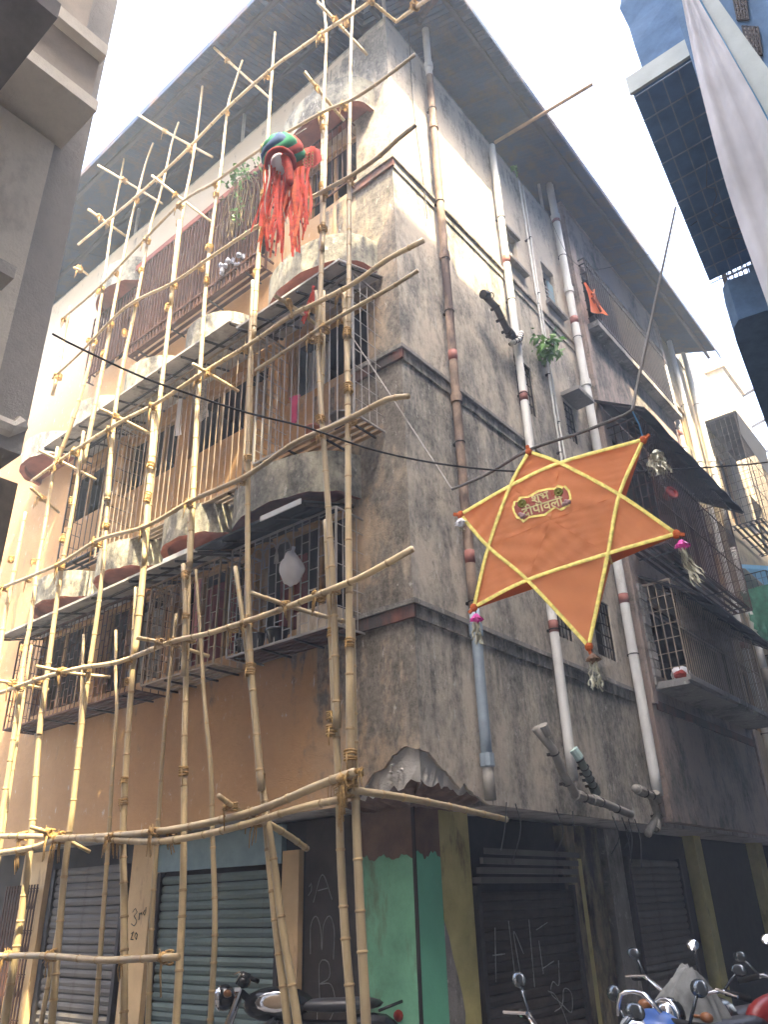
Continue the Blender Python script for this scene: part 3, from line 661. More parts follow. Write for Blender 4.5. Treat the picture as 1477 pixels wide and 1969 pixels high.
def hang(le, ri, plane, mt, nm, par, nx=14, ny=24, amp=.018):
    mb = MB(); L_ = cat_rom([P(1, plane, *q) for q in le], .04); R_ = cat_rom([P(1, plane, *q) for q in ri], .04); vs = []
    for j in range(ny+1):
        t = j/ny; l = L_[int(t*(len(L_)-1))]; r = R_[int(t*(len(R_)-1))]
        for i in range(nx+1):
            s = i/nx; p = l.lerp(r, s); vs.append(p+Vector((0, amp*math.sin(s*17+t*3)+amp*.6*math.sin(s*7-t*5), 0)))
    mb.add(vs, [(j*(nx+1)+i, j*(nx+1)+i+1, (j+1)*(nx+1)+i+1, (j+1)*(nx+1)+i) for j in range(ny) for i in range(nx)])
    return mb.build(nm, mt, par, smooth=True)
o = hang([(1300, -60), (1312, 0), (1345, 160), (1400, 370), (1477, 590), (1530, 760)], [(1322, -60), (1345, 0), (1400, 95), (1477, 232), (1560, 400), (1640, 560)], -1.06, TARP, 'hanging_cloth', None, amp=.03)
tag(o, 'long pale cloth with a blue hem hanging down the dark building at top right', 'cloth')
E1 = [P(1, -1.03, x, y) for x, y in ((1338, -30), (1346, 0), (1400, 96), (1477, 232), (1570, 410))]
mb = MB(); mb.tube(cat_rom(E1, .05), .012, 5); mb.build('hem', BLUET, o)

T = thing('tall_building', 'tall blank building across the street that keeps the lower walls in shade', 'building')
mb = MB(); mb.box((5.2, -22, 0), (14, -1.2, 19.0)); mb.build('wall', GREYW, T)
mb = MB()
for i in range(5):
    for j in range(5): mb.box((5.15, -20+i*3.8, 2.5+j*3.2), (5.199, -18.6+i*3.8, 4.0+j*3.2))
mb.build('window', GLASSY, T)

T = thing('yellow_building', 'sunlit yellow plaster building beyond the apartment block with a dark cage on its wall', 'building')
mb = MB(); wall_mesh(mb, Rt, 12.45, 18.5, 0, 14.6, [(12.9, 14.2, 9.6, 11.8), (12.9, 14.0, 6.4, 7.9), (15.6, 16.8, 9.6, 11.4)], n=.12)
mb.box((-6, 12.45, 0), (-.5, 18.5, 14.6)); mb.quad((.12, 12.45, 0), (-.5, 12.45, 0), (-.5, 12.45, 14.6), (.12, 12.45, 14.6)); mb.quad((.12, 18.5, 0), (-.5, 18.5, 0), (-.5, 18.5, 14.6), (.12, 18.5, 14.6))
mb.quad((.12, 12.45, 14.6), (.12, 18.5, 14.6), (-.5, 18.5, 14.6), (-.5, 12.45, 14.6)); mb.build('wall', YELLOW, T)
mb = MB(); mb.box((-1.5, 16.6, 14.6), (.13, 18.5, 16.3)); mb.box((-1.5, 16.5, 16.3), (.22, 18.6, 16.5)); mb.build('stair_tower', YELLOW, T)
for z, h in ((9.6, 11.8), (6.4, 7.9)): window(Rt, (12.9, 14.1, z, h), n=.12, depth=.55, parent=T)
def cage_on(par, *a, **k): o = cage(*a, **k); o.parent = par; return o
cage_on(T, Rt, 12.5, 14.9, 9.3, 12.2, .86, IRON, pitch=.11, n0=.13, bottom=.12, rungs=(.3, .6))
mb = MB(); mb.box((.13, 12.48, 12.2), (.92, 15.0, 12.26)); mb.quad((.88, 12.5, 11.6), (.88, 14.95, 11.2), (.92, 14.95, 12.2), (.92, 12.5, 12.2)); mb.build('cage_cover', BLACKT, T)
cage_on(T, Rt, 12.6, 14.6, 6.2, 8.1, .6, IRON, pitch=.14, n0=.13, bottom=.12)
mb = MB(); mb.quad((.13, 12.5, 8.35), (.13, 14.8, 8.35), (.95, 14.8, 8.05), (.95, 12.5, 8.05)); mb.quad((.95, 12.5, 8.05), (.95, 14.8, 8.05), (.95, 14.8, 7.98), (.95, 12.5, 7.98))
mb.quad((.13, 12.5, 8.35), (.95, 12.5, 8.05), (.95, 12.5, 7.95), (.13, 12.5, 8.25)); o = mb.build('tarpaulin', BLUET); tag(o, 'pale blue tarpaulin roofing a small window cage far down the side street', 'tarpaulin')
def rag(nm, lab, cat, pts, mt, amp, n=12):
    mb = MB(); a, b, c, d = [Vector(p) for p in pts]; vs = []
    for j in range(n+1):
        for i in range(n+1):
            p = a.lerp(b, i/n).lerp(d.lerp(c, i/n), j/n); vs.append(p+Vector((random.uniform(-1, 1)*amp, random.uniform(-1, 1)*amp*.5, random.uniform(-1, 1)*amp)))
    mb.add(vs, [(j*(n+1)+i, j*(n+1)+i+1, (j+1)*(n+1)+i+1, (j+1)*(n+1)+i) for j in range(n) for i in range(n)])
    return tag(mb.build(nm, mt, None, True), lab, cat)
rag('shade_net', 'dark green shade net draped in the side street below the blue tarpaulin', 'net', (P(1, 12.0, 1424, 1138), P(1, 12.2, 1510, 1112), P(1, 12.2, 1520, 1265), P(1, 12.0, 1458, 1218)), GREENN, .05)
mb = MB()
for k in range(26): mb.ball((random.uniform(.2, .55), random.uniform(12.6, 13.6), 6.30+random.random()*.35), (random.uniform(.06, .12), random.uniform(.05, .12), random.uniform(.04, .09)), 7, 5, lambda q: q*random.uniform(.75, 1.2))
mt_b = plain('bundle_plastic', (.5, .5, .52), .5, var=.5, scale=14); tag(mb.build('bundle', mt_b), 'crumpled whitish bundle stuffed in the far cage under the blue tarpaulin', 'bundle')
T = thing('shed_building', 'far low building with an open tin shed frame on its roof', 'building')
mb = MB(); mb.box((-5, 19.5, 0), (1.0, 27, 14.0)); mb.box((-5, 19.4, 14.0), (1.25, 27, 14.2)); mb.build('wall', YELLOW, T)
mb = MB(); mb.box((1.0, 19.6, 10.8), (1.9, 24, 10.95)); mb.box((1.0, 19.6, 9.5), (1.8, 22, 10.8)); mb.box((1.0, 20, 7), (2.0, 24, 7.2)); mb.build('balcony', LIGHTW, T)
mb = MB()
for q in (20, 22.2, 24.4): mb.beam((1.0, q, 14.2), (1.0, q, 17.3), .09); mb.beam((-1.2, q, 14.2), (-1.2, q, 17.0), .09); mb.beam((-1.2, q, 16.9), (1.7, q, 17.5), .08)
mb.beam((1.0, 20, 15.6), (1.0, 24.4, 15.6), .06); mb.build('shed_frame', IRON, T)
mb = MB(); mb.prism([(1.2, 19.5, 17.45), (1.75, 19.5, 17.56), (1.75, 25.5, 17.56), (1.2, 25.5, 17.45)], (0, 0, .05)); mb.build('shed_roof', ROOF, T)

# ------------------------------------------------------------------ bamboo scaffolding
SC = thing('bamboo_scaffold', 'tall scaffolding of bamboo poles lashed with brown rope in front of the peach facade', 'scaffolding', (0, 0, 0))
def bamboo(pts, r0, r1, name='bamboo_pole'):
    path = cat_rom(pts, .10); L_ = 0; r0 *= .86; r1 *= .92; out = []; rs = []; nodes = []
    tot = sum((path[i+1]-path[i]).length for i in range(len(path)-1)); nxt = random.uniform(.1, .3)
    for i, p in enumerate(path):
        r = r0+(r1-r0)*L_/max(tot, .01); out.append(p); rs.append(r*random.uniform(.97, 1.03))
        if i < len(path)-1:
            seg = path[i+1]-p; l = seg.length
            while nxt < L_+l:
                q = p+seg*((nxt-L_)/l); rr = r0+(r1-r0)*nxt/tot; nodes.append((q, seg.normalized(), rr)); nxt += random.uniform(.20, .50)
            L_ += l
    mb = MB(); mb.tube(out, rs, 8); mb.cur = 1
    for q, d, rr in nodes: mb.tube([q-d*.012, q-d*.004, q+d*.004, q+d*.012], [rr*1.0, rr*1.17, rr*1.17, rr*1.0], 8, caps=False)
    return mb.build(name, [BAMB, BNODE], SC, True), out
# rope lashings: a few shapes shared by every crossing
def lash_mesh(kind, seed):
    rd = random.Random(seed); mb = MB()
    if kind == 'cross':
        for k in range(4): mb.torus((0, 0, -.045+.03*k), (rd.uniform(-.25, .25), rd.uniform(-.2, .2), 1), .047, .013, 10, 5)
        for k in range(3): mb.torus((-.045+.045*k, -.06, 0), (1, rd.uniform(-.3, .3), rd.uniform(-.3, .3)), .042, .013, 10, 5)
        mb.ball((rd.uniform(-.03, .03), -.10, rd.uniform(-.02, .02)), (.045, .03, .04), 7, 5, lambda q: q*rd.uniform(.7, 1.25))
        for k in range(rd.choice((2, 3, 3))):
            x = rd.uniform(-.07, .07); l = rd.uniform(.1, .34)
            mb.tube([(x*.5, -.08, 0), (x, -.10, -l*.4), (x*1.5+rd.uniform(-.04, .04), -.09, -l)], [.012, .010, .007], 5)
        for k in range(4): a = rd.uniform(0, 2*PI); mb.tube([(0, -.08, 0), (.11*math.cos(a), -.10, .09*math.sin(a))], [.010, .005], 4)
    else:
        n = rd.choice((4, 5, 6))
        for k in range(n): mb.torus((rd.uniform(-.004, .004), 0, (k-n/2)*.030), (rd.uniform(-.15, .15), rd.uniform(-.1, .1), 1), .063, .014, 12, 5)
        mb.tube([(.03, -.06, 0), (.05, -.075, -.09), (.06, -.07, -.18)], [.010, .009, .006], 5)
    return mb.mesh('rope_lashing', ROPE, True)
CROSS = [lash_mesh('cross', i) for i in range(6)]; SPL = [lash_mesh('splice', 20+i) for i in range(4)]
def lash(p, pole, kind='cross', s=1.0):
    o = put('rope_lashing', random.choice(CROSS if kind == 'cross' else SPL), pole, loc=p, rot=(random.uniform(-.12, .12), random.uniform(-.12, .12), random.uniform(-.5, .5)))
    k_ = s*random.uniform(.5, .74); o.scale = (k_, k_, k_*random.uniform(.8, 1.3))
YP = -1.0
def upright(px, r0, r1, dy=0, down=True, splices=()):
    pts = [P(1, YP+dy, *q) for q in px]
    if down:
        a, b = pts[-2], pts[-1]; t = (b.z+.02)/max(.2, (a.z-b.z)); e = b+(b-a)*t; e.y = b.y; pts.append(Vector((b.x+(e.x-b.x)*.6, b.y, -.02)))
    o, path = bamboo(pts, r0, r1)
    for q in splices: lash(P(1, YP+dy, *q)+Vector((0, -.01, 0)), o, 'splice')
    return o, path
UP = []
def U_(*a, **k): UP.append(upright(*a, **k))
U_([(686, -60), (676, 60), (672, 300), (671, 560), (669, 700)], .020, .032, down=False)
U_([(661, 560), (668, 700), (670, 1000), (672, 1240), (674, 1490)], .030, .036, dy=-.02, down=False, splices=[(669, 640), (671, 745), (674, 1235), (675, 1450)])
U_([(676, 1190), (682, 1480), (686, 1600), (694, 1780), (704, 1969)], .034, .04, dy=.03)
U_([(612, -60), (627, 60), (622, 200), (620, 330), (619, 470), (613, 640)], .018, .034, down=False)
U_([(628, 215), (624, 340), (620, 480)], .026, .03, dy=-.02, down=False, splices=[(623, 248), (620, 358), (621, 440)])
U_([(609, 560), (613, 700), (620, 820), (628, 930), (641, 1140), (648, 1400)], .028, .034, down=False, splices=[(615, 655), (618, 805)])
U_([(622, 560), (621, 680), (616, 780)], .026, .028, dy=.04, down=False)
U_([(626, 1000), (633, 1150), (640, 1300), (650, 1480), (655, 1640), (664, 1800), (677, 1969)], .028, .038, dy=.04, splices=[(640, 1215), (640, 1375), (641, 1402)])
U_([(529, 62), (520, 180), (510, 340), (498, 480), (492, 560), (487, 650)], .020, .036, down=False, splices=[(508, 372), (492, 525)])
U_([(486, 540), (481, 650), (478, 800), (476, 1000), (478, 1200), (488, 1350), (502, 1520)], .026, .034, dy=-.03, down=False, splices=[(478, 880), (483, 1285)])
U_([(484, 640), (482, 760), (479, 870)], .026, .028, dy=.04, down=False)
U_([(452, 1090), (468, 1200), (485, 1340), (500, 1480), (524, 1640), (545, 1800), (572, 1969)], .026, .037, dy=.04, splices=[(503, 1490)])
U_([(490, 1360), (506, 1530), (522, 1700), (538, 1850), (553, 1969)], .030, .035, dy=.06)
U_([(466, 116), (450, 165), (438, 205), (425, 320), (410, 420), (400, 500), (393, 580), (386, 690), (378, 800), (371, 950), (364, 1090)], .020, .036, down=False, splices=[(416, 375), (404, 475), (398, 540)])
U_([(352, 1085), (356, 1180), (352, 1300)], .030, .03, dy=-.03, down=False, splices=[(357, 1105), (358, 1185)])
U_([(365, 990), (362, 1120), (358, 1280), (354, 1440), (353, 1600), (350, 1750), (338, 1969)], .028, .037, dy=.03, splices=[(354, 1480)])
U_([(389, 166), (380, 240), (368, 320), (352, 400), (336, 520), (322, 640), (303, 800), (290, 920), (272, 1130), (258, 1260)], .020, .042, down=False, splices=[(345, 430), (325, 590)])
U_([(296, 780), (288, 900), (280, 1000), (276, 1080)], .032, .032, dy=-.03, down=False, splices=[(291, 895), (285, 955)])
U_([(344, 425), (334, 520), (328, 580)], .032, .032, dy=-.03, down=False)
U_([(262, 1130), (254, 1290), (243, 1450), (236, 1600), (238, 1750), (237, 1969)], .034, .040, dy=.04, splices=[(248, 1310), (240, 1500), (238, 1540)])
U_([(343, 235), (330, 275), (318, 330), (303, 390), (290, 430), (275, 510), (256, 610), (238, 690), (222, 780), (212, 880), (206, 960)], .018, .038, down=False, splices=[(272, 520), (240, 640)])
U_([(214, 850), (206, 960), (200, 1060), (188, 1170), (172, 1280), (156, 1400), (138, 1560), (125, 1660), (114, 1780), (98, 1969)], .026, .042, dy=.03, splices=[(210, 920), (204, 1010)])
U_([(294, 275), (281, 310), (270, 350), (250, 430), (232, 520), (220, 580), (206, 660), (190, 740), (172, 830), (160, 890)], .018, .038, down=False, splices=[(200, 680)])
U_([(160, 830), (147, 930), (134, 1010), (118, 1090), (104, 1190), (92, 1280), (76, 1400), (63, 1560), (56, 1640), (40, 1760), (8, 1969)], .030, .046, dy=.02, splices=[(138, 962), (122, 1035)])
U_([(238, 305), (228, 360), (215, 430), (202, 520), (190, 600), (176, 680), (160, 740), (135, 820), (108, 890)], .018, .036, down=False, splices=[(190, 560), (172, 655)])
U_([(110, 860), (96, 940), (84, 1020), (70, 1100), (57, 1200), (46, 1260), (28, 1400), (4, 1560), (-22, 1760)], .028, .044, dy=.02, splices=[(88, 960), (66, 1080), (45, 1245)])
U_([(134, 590), (122, 650), (112, 710), (100, 760)], .030, .032, down=False)
U_([(48, 985), (34, 1060), (20, 1130), (6, 1200), (-12, 1330)], .03, .04, down=False, splices=[(22, 1075)])
# paler inner uprights that start at the first storey
for px in ([(376, 1095), (384, 1200), (392, 1340), (405, 1480), (408, 1600), (413, 1780), (404, 1969)], [(338, 1180), (328, 1280), (316, 1400), (307, 1530), (299, 1650), (290, 1800), (284, 1969)],
           [(222, 1212), (222, 1310), (224, 1360), (216, 1480), (209, 1600), (196, 1780), (182, 1969)], [(160, 1220), (156, 1330), (150, 1420), (136, 1560), (118, 1740), (78, 1969)], [(60, 1240), (45, 1340), (24, 1480), (2, 1620)]):
    U_(px, .020, .030, dy=.28)
LEDG = [
    ([(740, -25), (700, 12), (660, 38), (625, 60), (570, 98), (525, 130), (440, 205), (345, 302), (250, 388), (150, 470)], .028, .024),
    ([(798, 105), (740, 150), (680, 190), (622, 215), (540, 262), (470, 308), (410, 352), (350, 388), (270, 468), (190, 552), (120, 612)], .024, .021),
    ([(800, 240), (765, 268), (730, 300), (680, 335), (640, 358), (560, 400), (500, 432), (400, 498), (330, 545), (240, 592), (150, 682), (100, 728)], .030, .020),
    ([(815, 462), (780, 480), (740, 502), (680, 545), (610, 582), (560, 607), (480, 662), (385, 720), (300, 776), (230, 812), (140, 868), (60, 925)], .031, .024),
    ([(804, 520), (760, 548), (700, 582), (650, 610), (620, 628), (560, 668), (492, 712)], .025, .022),
    ([(786, 762), (745, 768), (690, 796), (640, 820), (610, 832), (560, 856), (470, 917), (370, 962), (280, 1012), (190, 1038), (110, 1086), (0, 1132), (-60, 1160)], .032, .024),
    ([(794, 1055), (740, 1086), (690, 1112), (640, 1132), (540, 1172), (470, 1196), (400, 1218), (330, 1234), (230, 1272), (150, 1285), (75, 1305), (0, 1332), (-60, 1352)], .034, .026),
    ([(682, 1484), (610, 1511), (530, 1545), (460, 1568), (350, 1592), (254, 1604), (129, 1611), (60, 1608), (-40, 1608)], .040, .030),
    ([(650, 1538), (600, 1548), (540, 1564), (500, 1577), (405, 1602), (300, 1618), (210, 1614), (120, 1612), (60, 1630), (-40, 1646)], .034, .036),
    ([(342, 1840), (280, 1843), (190, 1846), (90, 1838), (0, 1838), (-60, 1836)], .034, .032)]
for li, (px, r0, r1) in enumerate(LEDG):
    o, path = bamboo([P(1, YP-.075, *q) for q in px], r0, r1)
    done = []
    for (uo, up) in UP:
        if up[0].y > -.9: continue
        best = None
        for a in path[::2]:
            for b in up:
                d = (a.x-b.x)**2+(a.z-b.z)**2
                if best is None or d < best[0]: best = (d, a, b)
        if best and best[0] < .022:
            p = Vector((best[1].x, YP-.015, best[1].z))
            if all((p-q).length > .16 for q in done): done.append(p); lash(p, o, s=random.uniform(.95, 1.2))
    if li in (7, 8): lash(P(1, YP-.08, 300, 1600), o); lash(P(1, YP-.08, 215, 1612), o)
TRANS = [((388, 70), (522, 192)), ((264, 220), (408, 302)), ((188, 318), (312, 392)), ((168, 402), (243, 455)), ((585, 138), (662, 232)), ((610, 4), (706, 106)), ((292, 338), (408, 428)), ((142, 515), (168, 528)),
         ((527, 568), (612, 628)), ((370, 700), (458, 752)), ((190, 785), (292, 836)), ((74, 866), (184, 922)), ((58, 938), (112, 985)), ((482, 1140), (666, 1196)), ((262, 1226), (402, 1262)), ((68, 1281), (212, 1302)),
         ((-10, 1308), (92, 1326)), ((420, 1530), (500, 1575)), ((58, 1590), (172, 1638)), ((690, -20), (762, 42)), ((832, -8), (762, 42))]
for i, (a, b) in enumerate(TRANS):
    p0 = P(1, -1.32, *a); p1 = P(1, -.62, *b)
    o, path = bamboo([p0, p0.lerp(p1, .5)+Vector((0, 0, rj(.03))), p1], .026, .022)
    k = min(range(len(path)), key=lambda j: abs(path[j].y-YP+.03)); lash(path[k], o)
bamboo([(.12, -1.05, 2.36), (.22, -.5, 2.33), (.18, .3, 2.30), (.02, 1.3, 2.28)], .034, .030)
o, _ = bamboo([P(1, -1.05, 502, 1576), P(1, -.6, 550, 1604), P(1, -.1, 590, 1632)], .034, .030)
lash((.1, -1.03, 2.42), o, s=1.3); lash((.08, -1.02, 2.36), o, s=1.3)

# ------------------------------------------------------------------ drain pipes
def pipe(label, pts, r, mat, collars=(), bands=(), swaps=(), elbow=None, name='drain_pipe', group='drain pipes on the side wall'):
    """pts: world polyline; collars / bands: fractions along it; swaps: (t0, t1, material) stretches of another look"""
    root = thing(name, label, 'pipe', tuple(pts[-1]), group); fx = rel(root)
    path = cat_rom(pts, .25) if len(pts) > 2 else [Vector(p) for p in pts]
    ds = [0]
    for i in range(len(path)-1): ds.append(ds[-1]+(path[i+1]-path[i]).length)
    def at(t):
        d = t*ds[-1]
        for i in range(len(path)-1):
            if ds[i+1] >= d: return path[i].lerp(path[i+1], (d-ds[i])/max(1e-6, ds[i+1]-ds[i])), (path[i+1]-path[i]).normalized()
        return path[-1], (path[-1]-path[-2]).normalized()
    segs = [(0, 1, mat)] if not swaps else swaps
    for a, b, mt in segs:
        n = max(2, int((b-a)*ds[-1]/.3)); mb = MB(); mb.tube([at(a+(b-a)*i/n)[0] for i in range(n+1)], r, 10); fx(mb.build('pipe_length', mt, root, True))
    for t in collars:
        p, d = at(t); mb = MB(); mb.tube([p-d*.07, p-d*.068, p+d*.05, p+d*.052], [r*1.0, r*1.28, r*1.28, r*1.0], 10); fx(mb.build('collar', next((q[2] for q in segs if q[0] <= t <= q[1]), mat), root))
    for t in bands:
        p, d = at(t); mb = MB(); mb.tube([p-d*.075, p+d*.075], r*1.03, 10); fx(mb.build('red_band', REDP, root, True))
    br = MB()
    for k in range(1, 6):
        p, d = at(k/6); br.beam(p+Vector((-.09, 0, 0)), p, .03); br.torus(p, d, r*1.05, .008, 10, 4)
    fx(br.build('pipe_bracket', IRON, root))
    return root
R8 = lambda x, y, v=.09: P(0, v, x, y)
def vert(xt, yt, xb, yb, v=.09):
    a = R8(xt, yt, v); b = R8(xb, yb, v); return [a, b]
pipe('old rusty drain pipe nearest the building corner, blue grey at its foot', [(.12, .9, 14.1), (.12, .9, 9.3), (.11, .9, 6.2), (.11, .905, 2.42)], .055, PIPER, collars=(.08, .2, .42, .615, .86, .97), bands=(.56, .79),
     swaps=[(0, .10, PIPEW), (.10, .84, PIPER), (.84, .975, PIPEB), (.975, 1, PIPEG)])
pipe('white drain pipe with red bands running behind the orange star, second from the corner', [(.1, 2.74, 13.15), (.1, 2.7, 8.9), (.1, 2.66, 2.75)], .058, PIPEW, collars=(.41, .70), bands=(.255, .505, .83))
pipe('thick white drain pipe with red bands in front of the projecting bay', [(.12, 5.0, 14.2), (.12, 5.04, 9.0), (.12, 5.0, 2.75)], .072, PIPEW, collars=(.08, .24, .42, .68), bands=(.085, .30, .76))
pipe('short white drain pipe below the top balcony on the projecting bay', [(.22, 9.75, 12.4), (.22, 9.75, 9.1)], .05, PIPEW, collars=(.5,), bands=(.55,))
pipe('far white drain pipe at the end of the side wall, left of two', [(.12, 11.1, 14.0), (.12, 11.1, 9.0), (.12, 11.1, 2.4)], .065, PIPEW, collars=(.3, .5), bands=(.35, .68))
pipe('far white drain pipe with a black joint at the end of the side wall', [(.16, 12.1, 14.6), (.16, 12.1, 9.0), (.16, 12.1, 2.4)], .075, PIPEW, collars=(.3, .62), bands=(.40,), swaps=[(0, .44, PIPEW), (.44, .49, PIPEK), (.49, .72, PIPEW), (.72, .79, PIPEK), (.79, 1, PIPEW)])
pipe('thin pale conduit climbing the side wall between two white pipes', [(.06, 3.72, 13.2), (.06, 3.74, 9.8), (.06, 3.7, 4.6)], .016, PIPEW, collars=(.3, .6), bands=(.44,))
pipe('second thin pale conduit beside the hanging leafy plant', [(.06, 3.86, 13.2), (.06, 3.84, 8.2), (.06, 4.0, 5.5)], .013, PIPEW)
pipe('blackened waste pipe slanting down into the second white pipe', [R8(930, 566, .2), R8(945, 570, .22), R8(975, 634, .2), R8(992, 652, .14)], .05, PIPEK, collars=(.05, .8))
pipe('short white bent waste pipe joining the second drain from its right', [R8(1003, 640, .16), R8(1000, 652, .2), R8(984, 660, .16)], .035, PIPEW)
pipe('rusty waste pipe angled under the star above the shop, left of a green capped one', [R8(1030, 1400, .14), R8(1048, 1404, .2), R8(1070, 1455, .2), R8(1094, 1512, .16), R8(1100, 1526, .18), R8(1150, 1540, .2), R8(1214, 1566, .2)], .045, PIPEG, collars=(.05, .45, .6))
pipe('mossy stub pipe with a pale green cap above the shops', [R8(1106, 1446, .16), R8(1122, 1470, .2), R8(1146, 1522, .12)], .045, plain('mossy_pipe', (.12, .14, .12), .8, var=.4), collars=(.05, .95), swaps=[(0, .16, plain('pale_green_cap', (.36, .48, .45), .6)), (.16, 1, plain('mossy_pipe_b', (.12, .14, .12), .8, var=.4))])
pipe('grey waste pipe with two elbows at the foot of the thick white pipe', [R8(1222, 1516, .2), R8(1240, 1524, .24), R8(1262, 1534, .24), R8(1268, 1556, .22), R8(1262, 1590, .2), R8(1246, 1604, .16)], .05, PIPEG, collars=(.1, .45, .8))
pipe('rusty bent iron pipe in the shade under the roof, above the corner drain', [P(0, .13, 806, 44), P(0, .3, 812, 30), P(0, .75, 842, -6)], .045, RUST)
T = thing('loose_wires', 'tangle of loose wires dangling from the slab edge above the shop shutters', 'wires', (.1, 2.4, 2.42)); fx = rel(T)
for k in range(9):
    y = 1.0+random.random()*3.2; mb = MB(); mb.tube(cat_rom([(.1, y, 2.42), (.14+rj(.05), y+rj(.1), 2.2), (.08+rj(.06), y+rj(.15), 2.42-random.uniform(.3, .55))], .06), .006, 4); fx(mb.build('wire_end', CABLE, T))
T = thing('wooden_pole', 'thin wooden pole sticking out past the roof into the white sky', 'pole', (.05, 3.4, 13.3)); fx = rel(T)
a = P(0, .02, 952, 274); b = P(0, 1.9, 1140, 162); mb = MB(); mb.tube(cat_rom([a, a.lerp(b, .5), b], .2), .03, 8); fx(mb.build('shaft', WOODC, T, True))

# ------------------------------------------------------------------ orange star lantern on its rope
def plane_pt(x, y, o, n):
    d = (x-738.5)/FPX*CR - (y-984.5)/FPX*CU + CF; return CAM+d*((o-CAM).dot(n)/d.dot(n))
d0 = ((1095-738.5)/FPX*CR - (1045-984.5)/FPX*CU + CF); cen = CAM+d0.normalized()*5.1
NRM = (-d0.normalized()-.20*CR+.30*CU).normalized()
SP = lambda x, y, o=0: plane_pt(x, y, cen+NRM*o, NRM)
TIP = dict(A=(1018, 869), B=(1238, 846), C=(1301, 1027), D=(1133, 1243), E=(912, 1168), F=(886, 990))
INN = dict(AB=(1077, 891), BC=(1192, 952), CD=(1170, 1065), DE=(1015, 1116), EF=(940, 1052), FA=(982, 935))
seq = ['A', 'AB', 'B', 'BC', 'C', 'CD', 'D', 'DE', 'E', 'EF', 'F', 'FA']
px_ = {**TIP, **INN}; P3 = {k: SP(*v) for k, v in px_.items()}
STAR = thing('star_lantern', 'large orange six pointed paper star lantern edged with gold ribbon, hanging on a rope', 'lantern', tuple(cen)); fx = rel(STAR)
cc = sum((P3[k] for k in INN), Vector())/6
mb = MB(); N = 10
def patch(mb, a, b, c, bulge, n=18):
    vs = []; ix = {}
    for i in range(n+1):
        for j in range(n+1-i):
            u, v = i/n, j/n; w_ = 1-u-v; p = a*w_+b*u+c*v; ix[i, j] = len(vs)
            ed = 1-27*u*v*w_; vs.append(p+NRM*(bulge*27*u*v*w_*.5+(.0035*math.sin(u*23+v*11)+.003*math.sin(v*37-u*9))*(.3+.7*ed)))
    fs = []
    for i in range(n):
        for j in range(n-i):
            fs.append((ix[i, j], ix[i+1, j], ix[i, j+1]))
            if i+j < n-1: fs.append((ix[i+1, j], ix[i+1, j+1], ix[i, j+1]))
    mb.add(vs, fs)
ins = ['AB', 'BC', 'CD', 'DE', 'EF', 'FA']
for i in range(6): patch(mb, cc+NRM*.012, P3[ins[i]], P3[ins[(i+1) % 6]], 0)
fx(mb.build('front_panel', ORANGE, STAR, True))
back = {k: P3[k]-NRM*.30+(P3[k]-cc)*-.06 for k in INN}
for i, k in enumerate('BCDEFA'):
    l, r = P3[ins[i]], P3[ins[(i+1) % 6]]; t = P3[k]
    mb = MB(); patch(mb, l, t, r, -.012); fx(mb.build('point_panel', ORANGE, STAR, True))
    bl_, brr = back[ins[i]], back[ins[(i+1) % 6]]; tb = t-NRM*.035
    mb = MB(); mb.quad(l, t, tb, bl_); mb.quad(r, t, tb, brr); mb.add([bl_, tb, brr], [(0, 1, 2)]); fx(mb.build('side_panel', ORANGE2, STAR))
mb = MB(); cb_ = cc-NRM*.30
for i in range(6): mb.add([cb_, back[ins[i]], back[ins[(i+1) % 6]]], [(0, 1, 2)])
fx(mb.build('back_panel', ORANGE2, STAR))
def ribbon(keys, wd=.024):
    pts = cat_rom([P3[k]+NRM*.008 for k in keys], .04); mb = MB(); vs = []
    for i, p in enumerate(pts):
        d = (pts[min(i+1, len(pts)-1)]-pts[max(i-1, 0)]).normalized(); s = d.cross(NRM)*wd/2
        h = NRM*(.004+.002*math.sin(i*1.9)); vs += [p-s+NRM*.001, p+h, p+s+NRM*.001]
    mb.add(vs, [q for i in range(len(pts)-1) for q in ((3*i, 3*i+3, 3*i+4, 3*i+1), (3*i+1, 3*i+4, 3*i+5, 3*i+2))])
    fx(mb.build('gold_ribbon', GOLD, STAR, True))
for ks in (('A', 'AB', 'BC', 'C'), ('C', 'CD', 'DE', 'E'), ('E', 'EF', 'FA', 'A'), ('B', 'AB', 'FA', 'F'), ('F', 'EF', 'DE', 'D'), ('D', 'CD', 'BC', 'B')): ribbon(ks)
mb = MB()
for k in ('BC', 'CD', 'DE'): mb.beam(P3[k]-NRM*.01, back[k], .025, .012)
fx(mb.build('edge_tape', GOLD, STAR))
for k in 'ABCDEF':
    mb = MB(); mb.ball(P3[k], (.028, .022, .03), 8, 6); mb.beam(P3[k], P3[k]+(P3[k]-cc).normalized()*.05, .02); fx(mb.build('tip_knot', KO, STAR))
# greeting badge
ex = (SP(1092, 952, .012)-SP(990, 984, .012)); ex.normalize(); ey = NRM.cross(ex).normalized(); bc = SP(1042, 967, .010)
if ey.z < 0: ey = -ey
BP = lambda u, v, o=0: bc+ex*u+ey*v+NRM*o
W = (SP(1096, 957, .01)-SP(988, 985, .01)).length/2
out = []
for i in range(40):
    t = 2*PI*i/40; c_, s_ = math.cos(t), math.sin(t)
    u = W*1.0*math.copysign(abs(c_)**.5, c_); v = .075*math.copysign(abs(s_)**.6, s_)
    if v < 0: v -= .012*math.cos(u/W*9)
    out.append((u, v+.01*math.sin(i*2.1)))
mb = MB(); mb.prism([BP(u*1.04, v*1.12) for u, v in out], NRM*.004); badge = fx(mb.build('greeting_badge', GOLD, STAR))
def sub(mb, nm, mt, sm=False): return fx_b(mb.build(nm, mt, badge, sm))
def fx_b(o): o.location = (0, 0, 0); return o
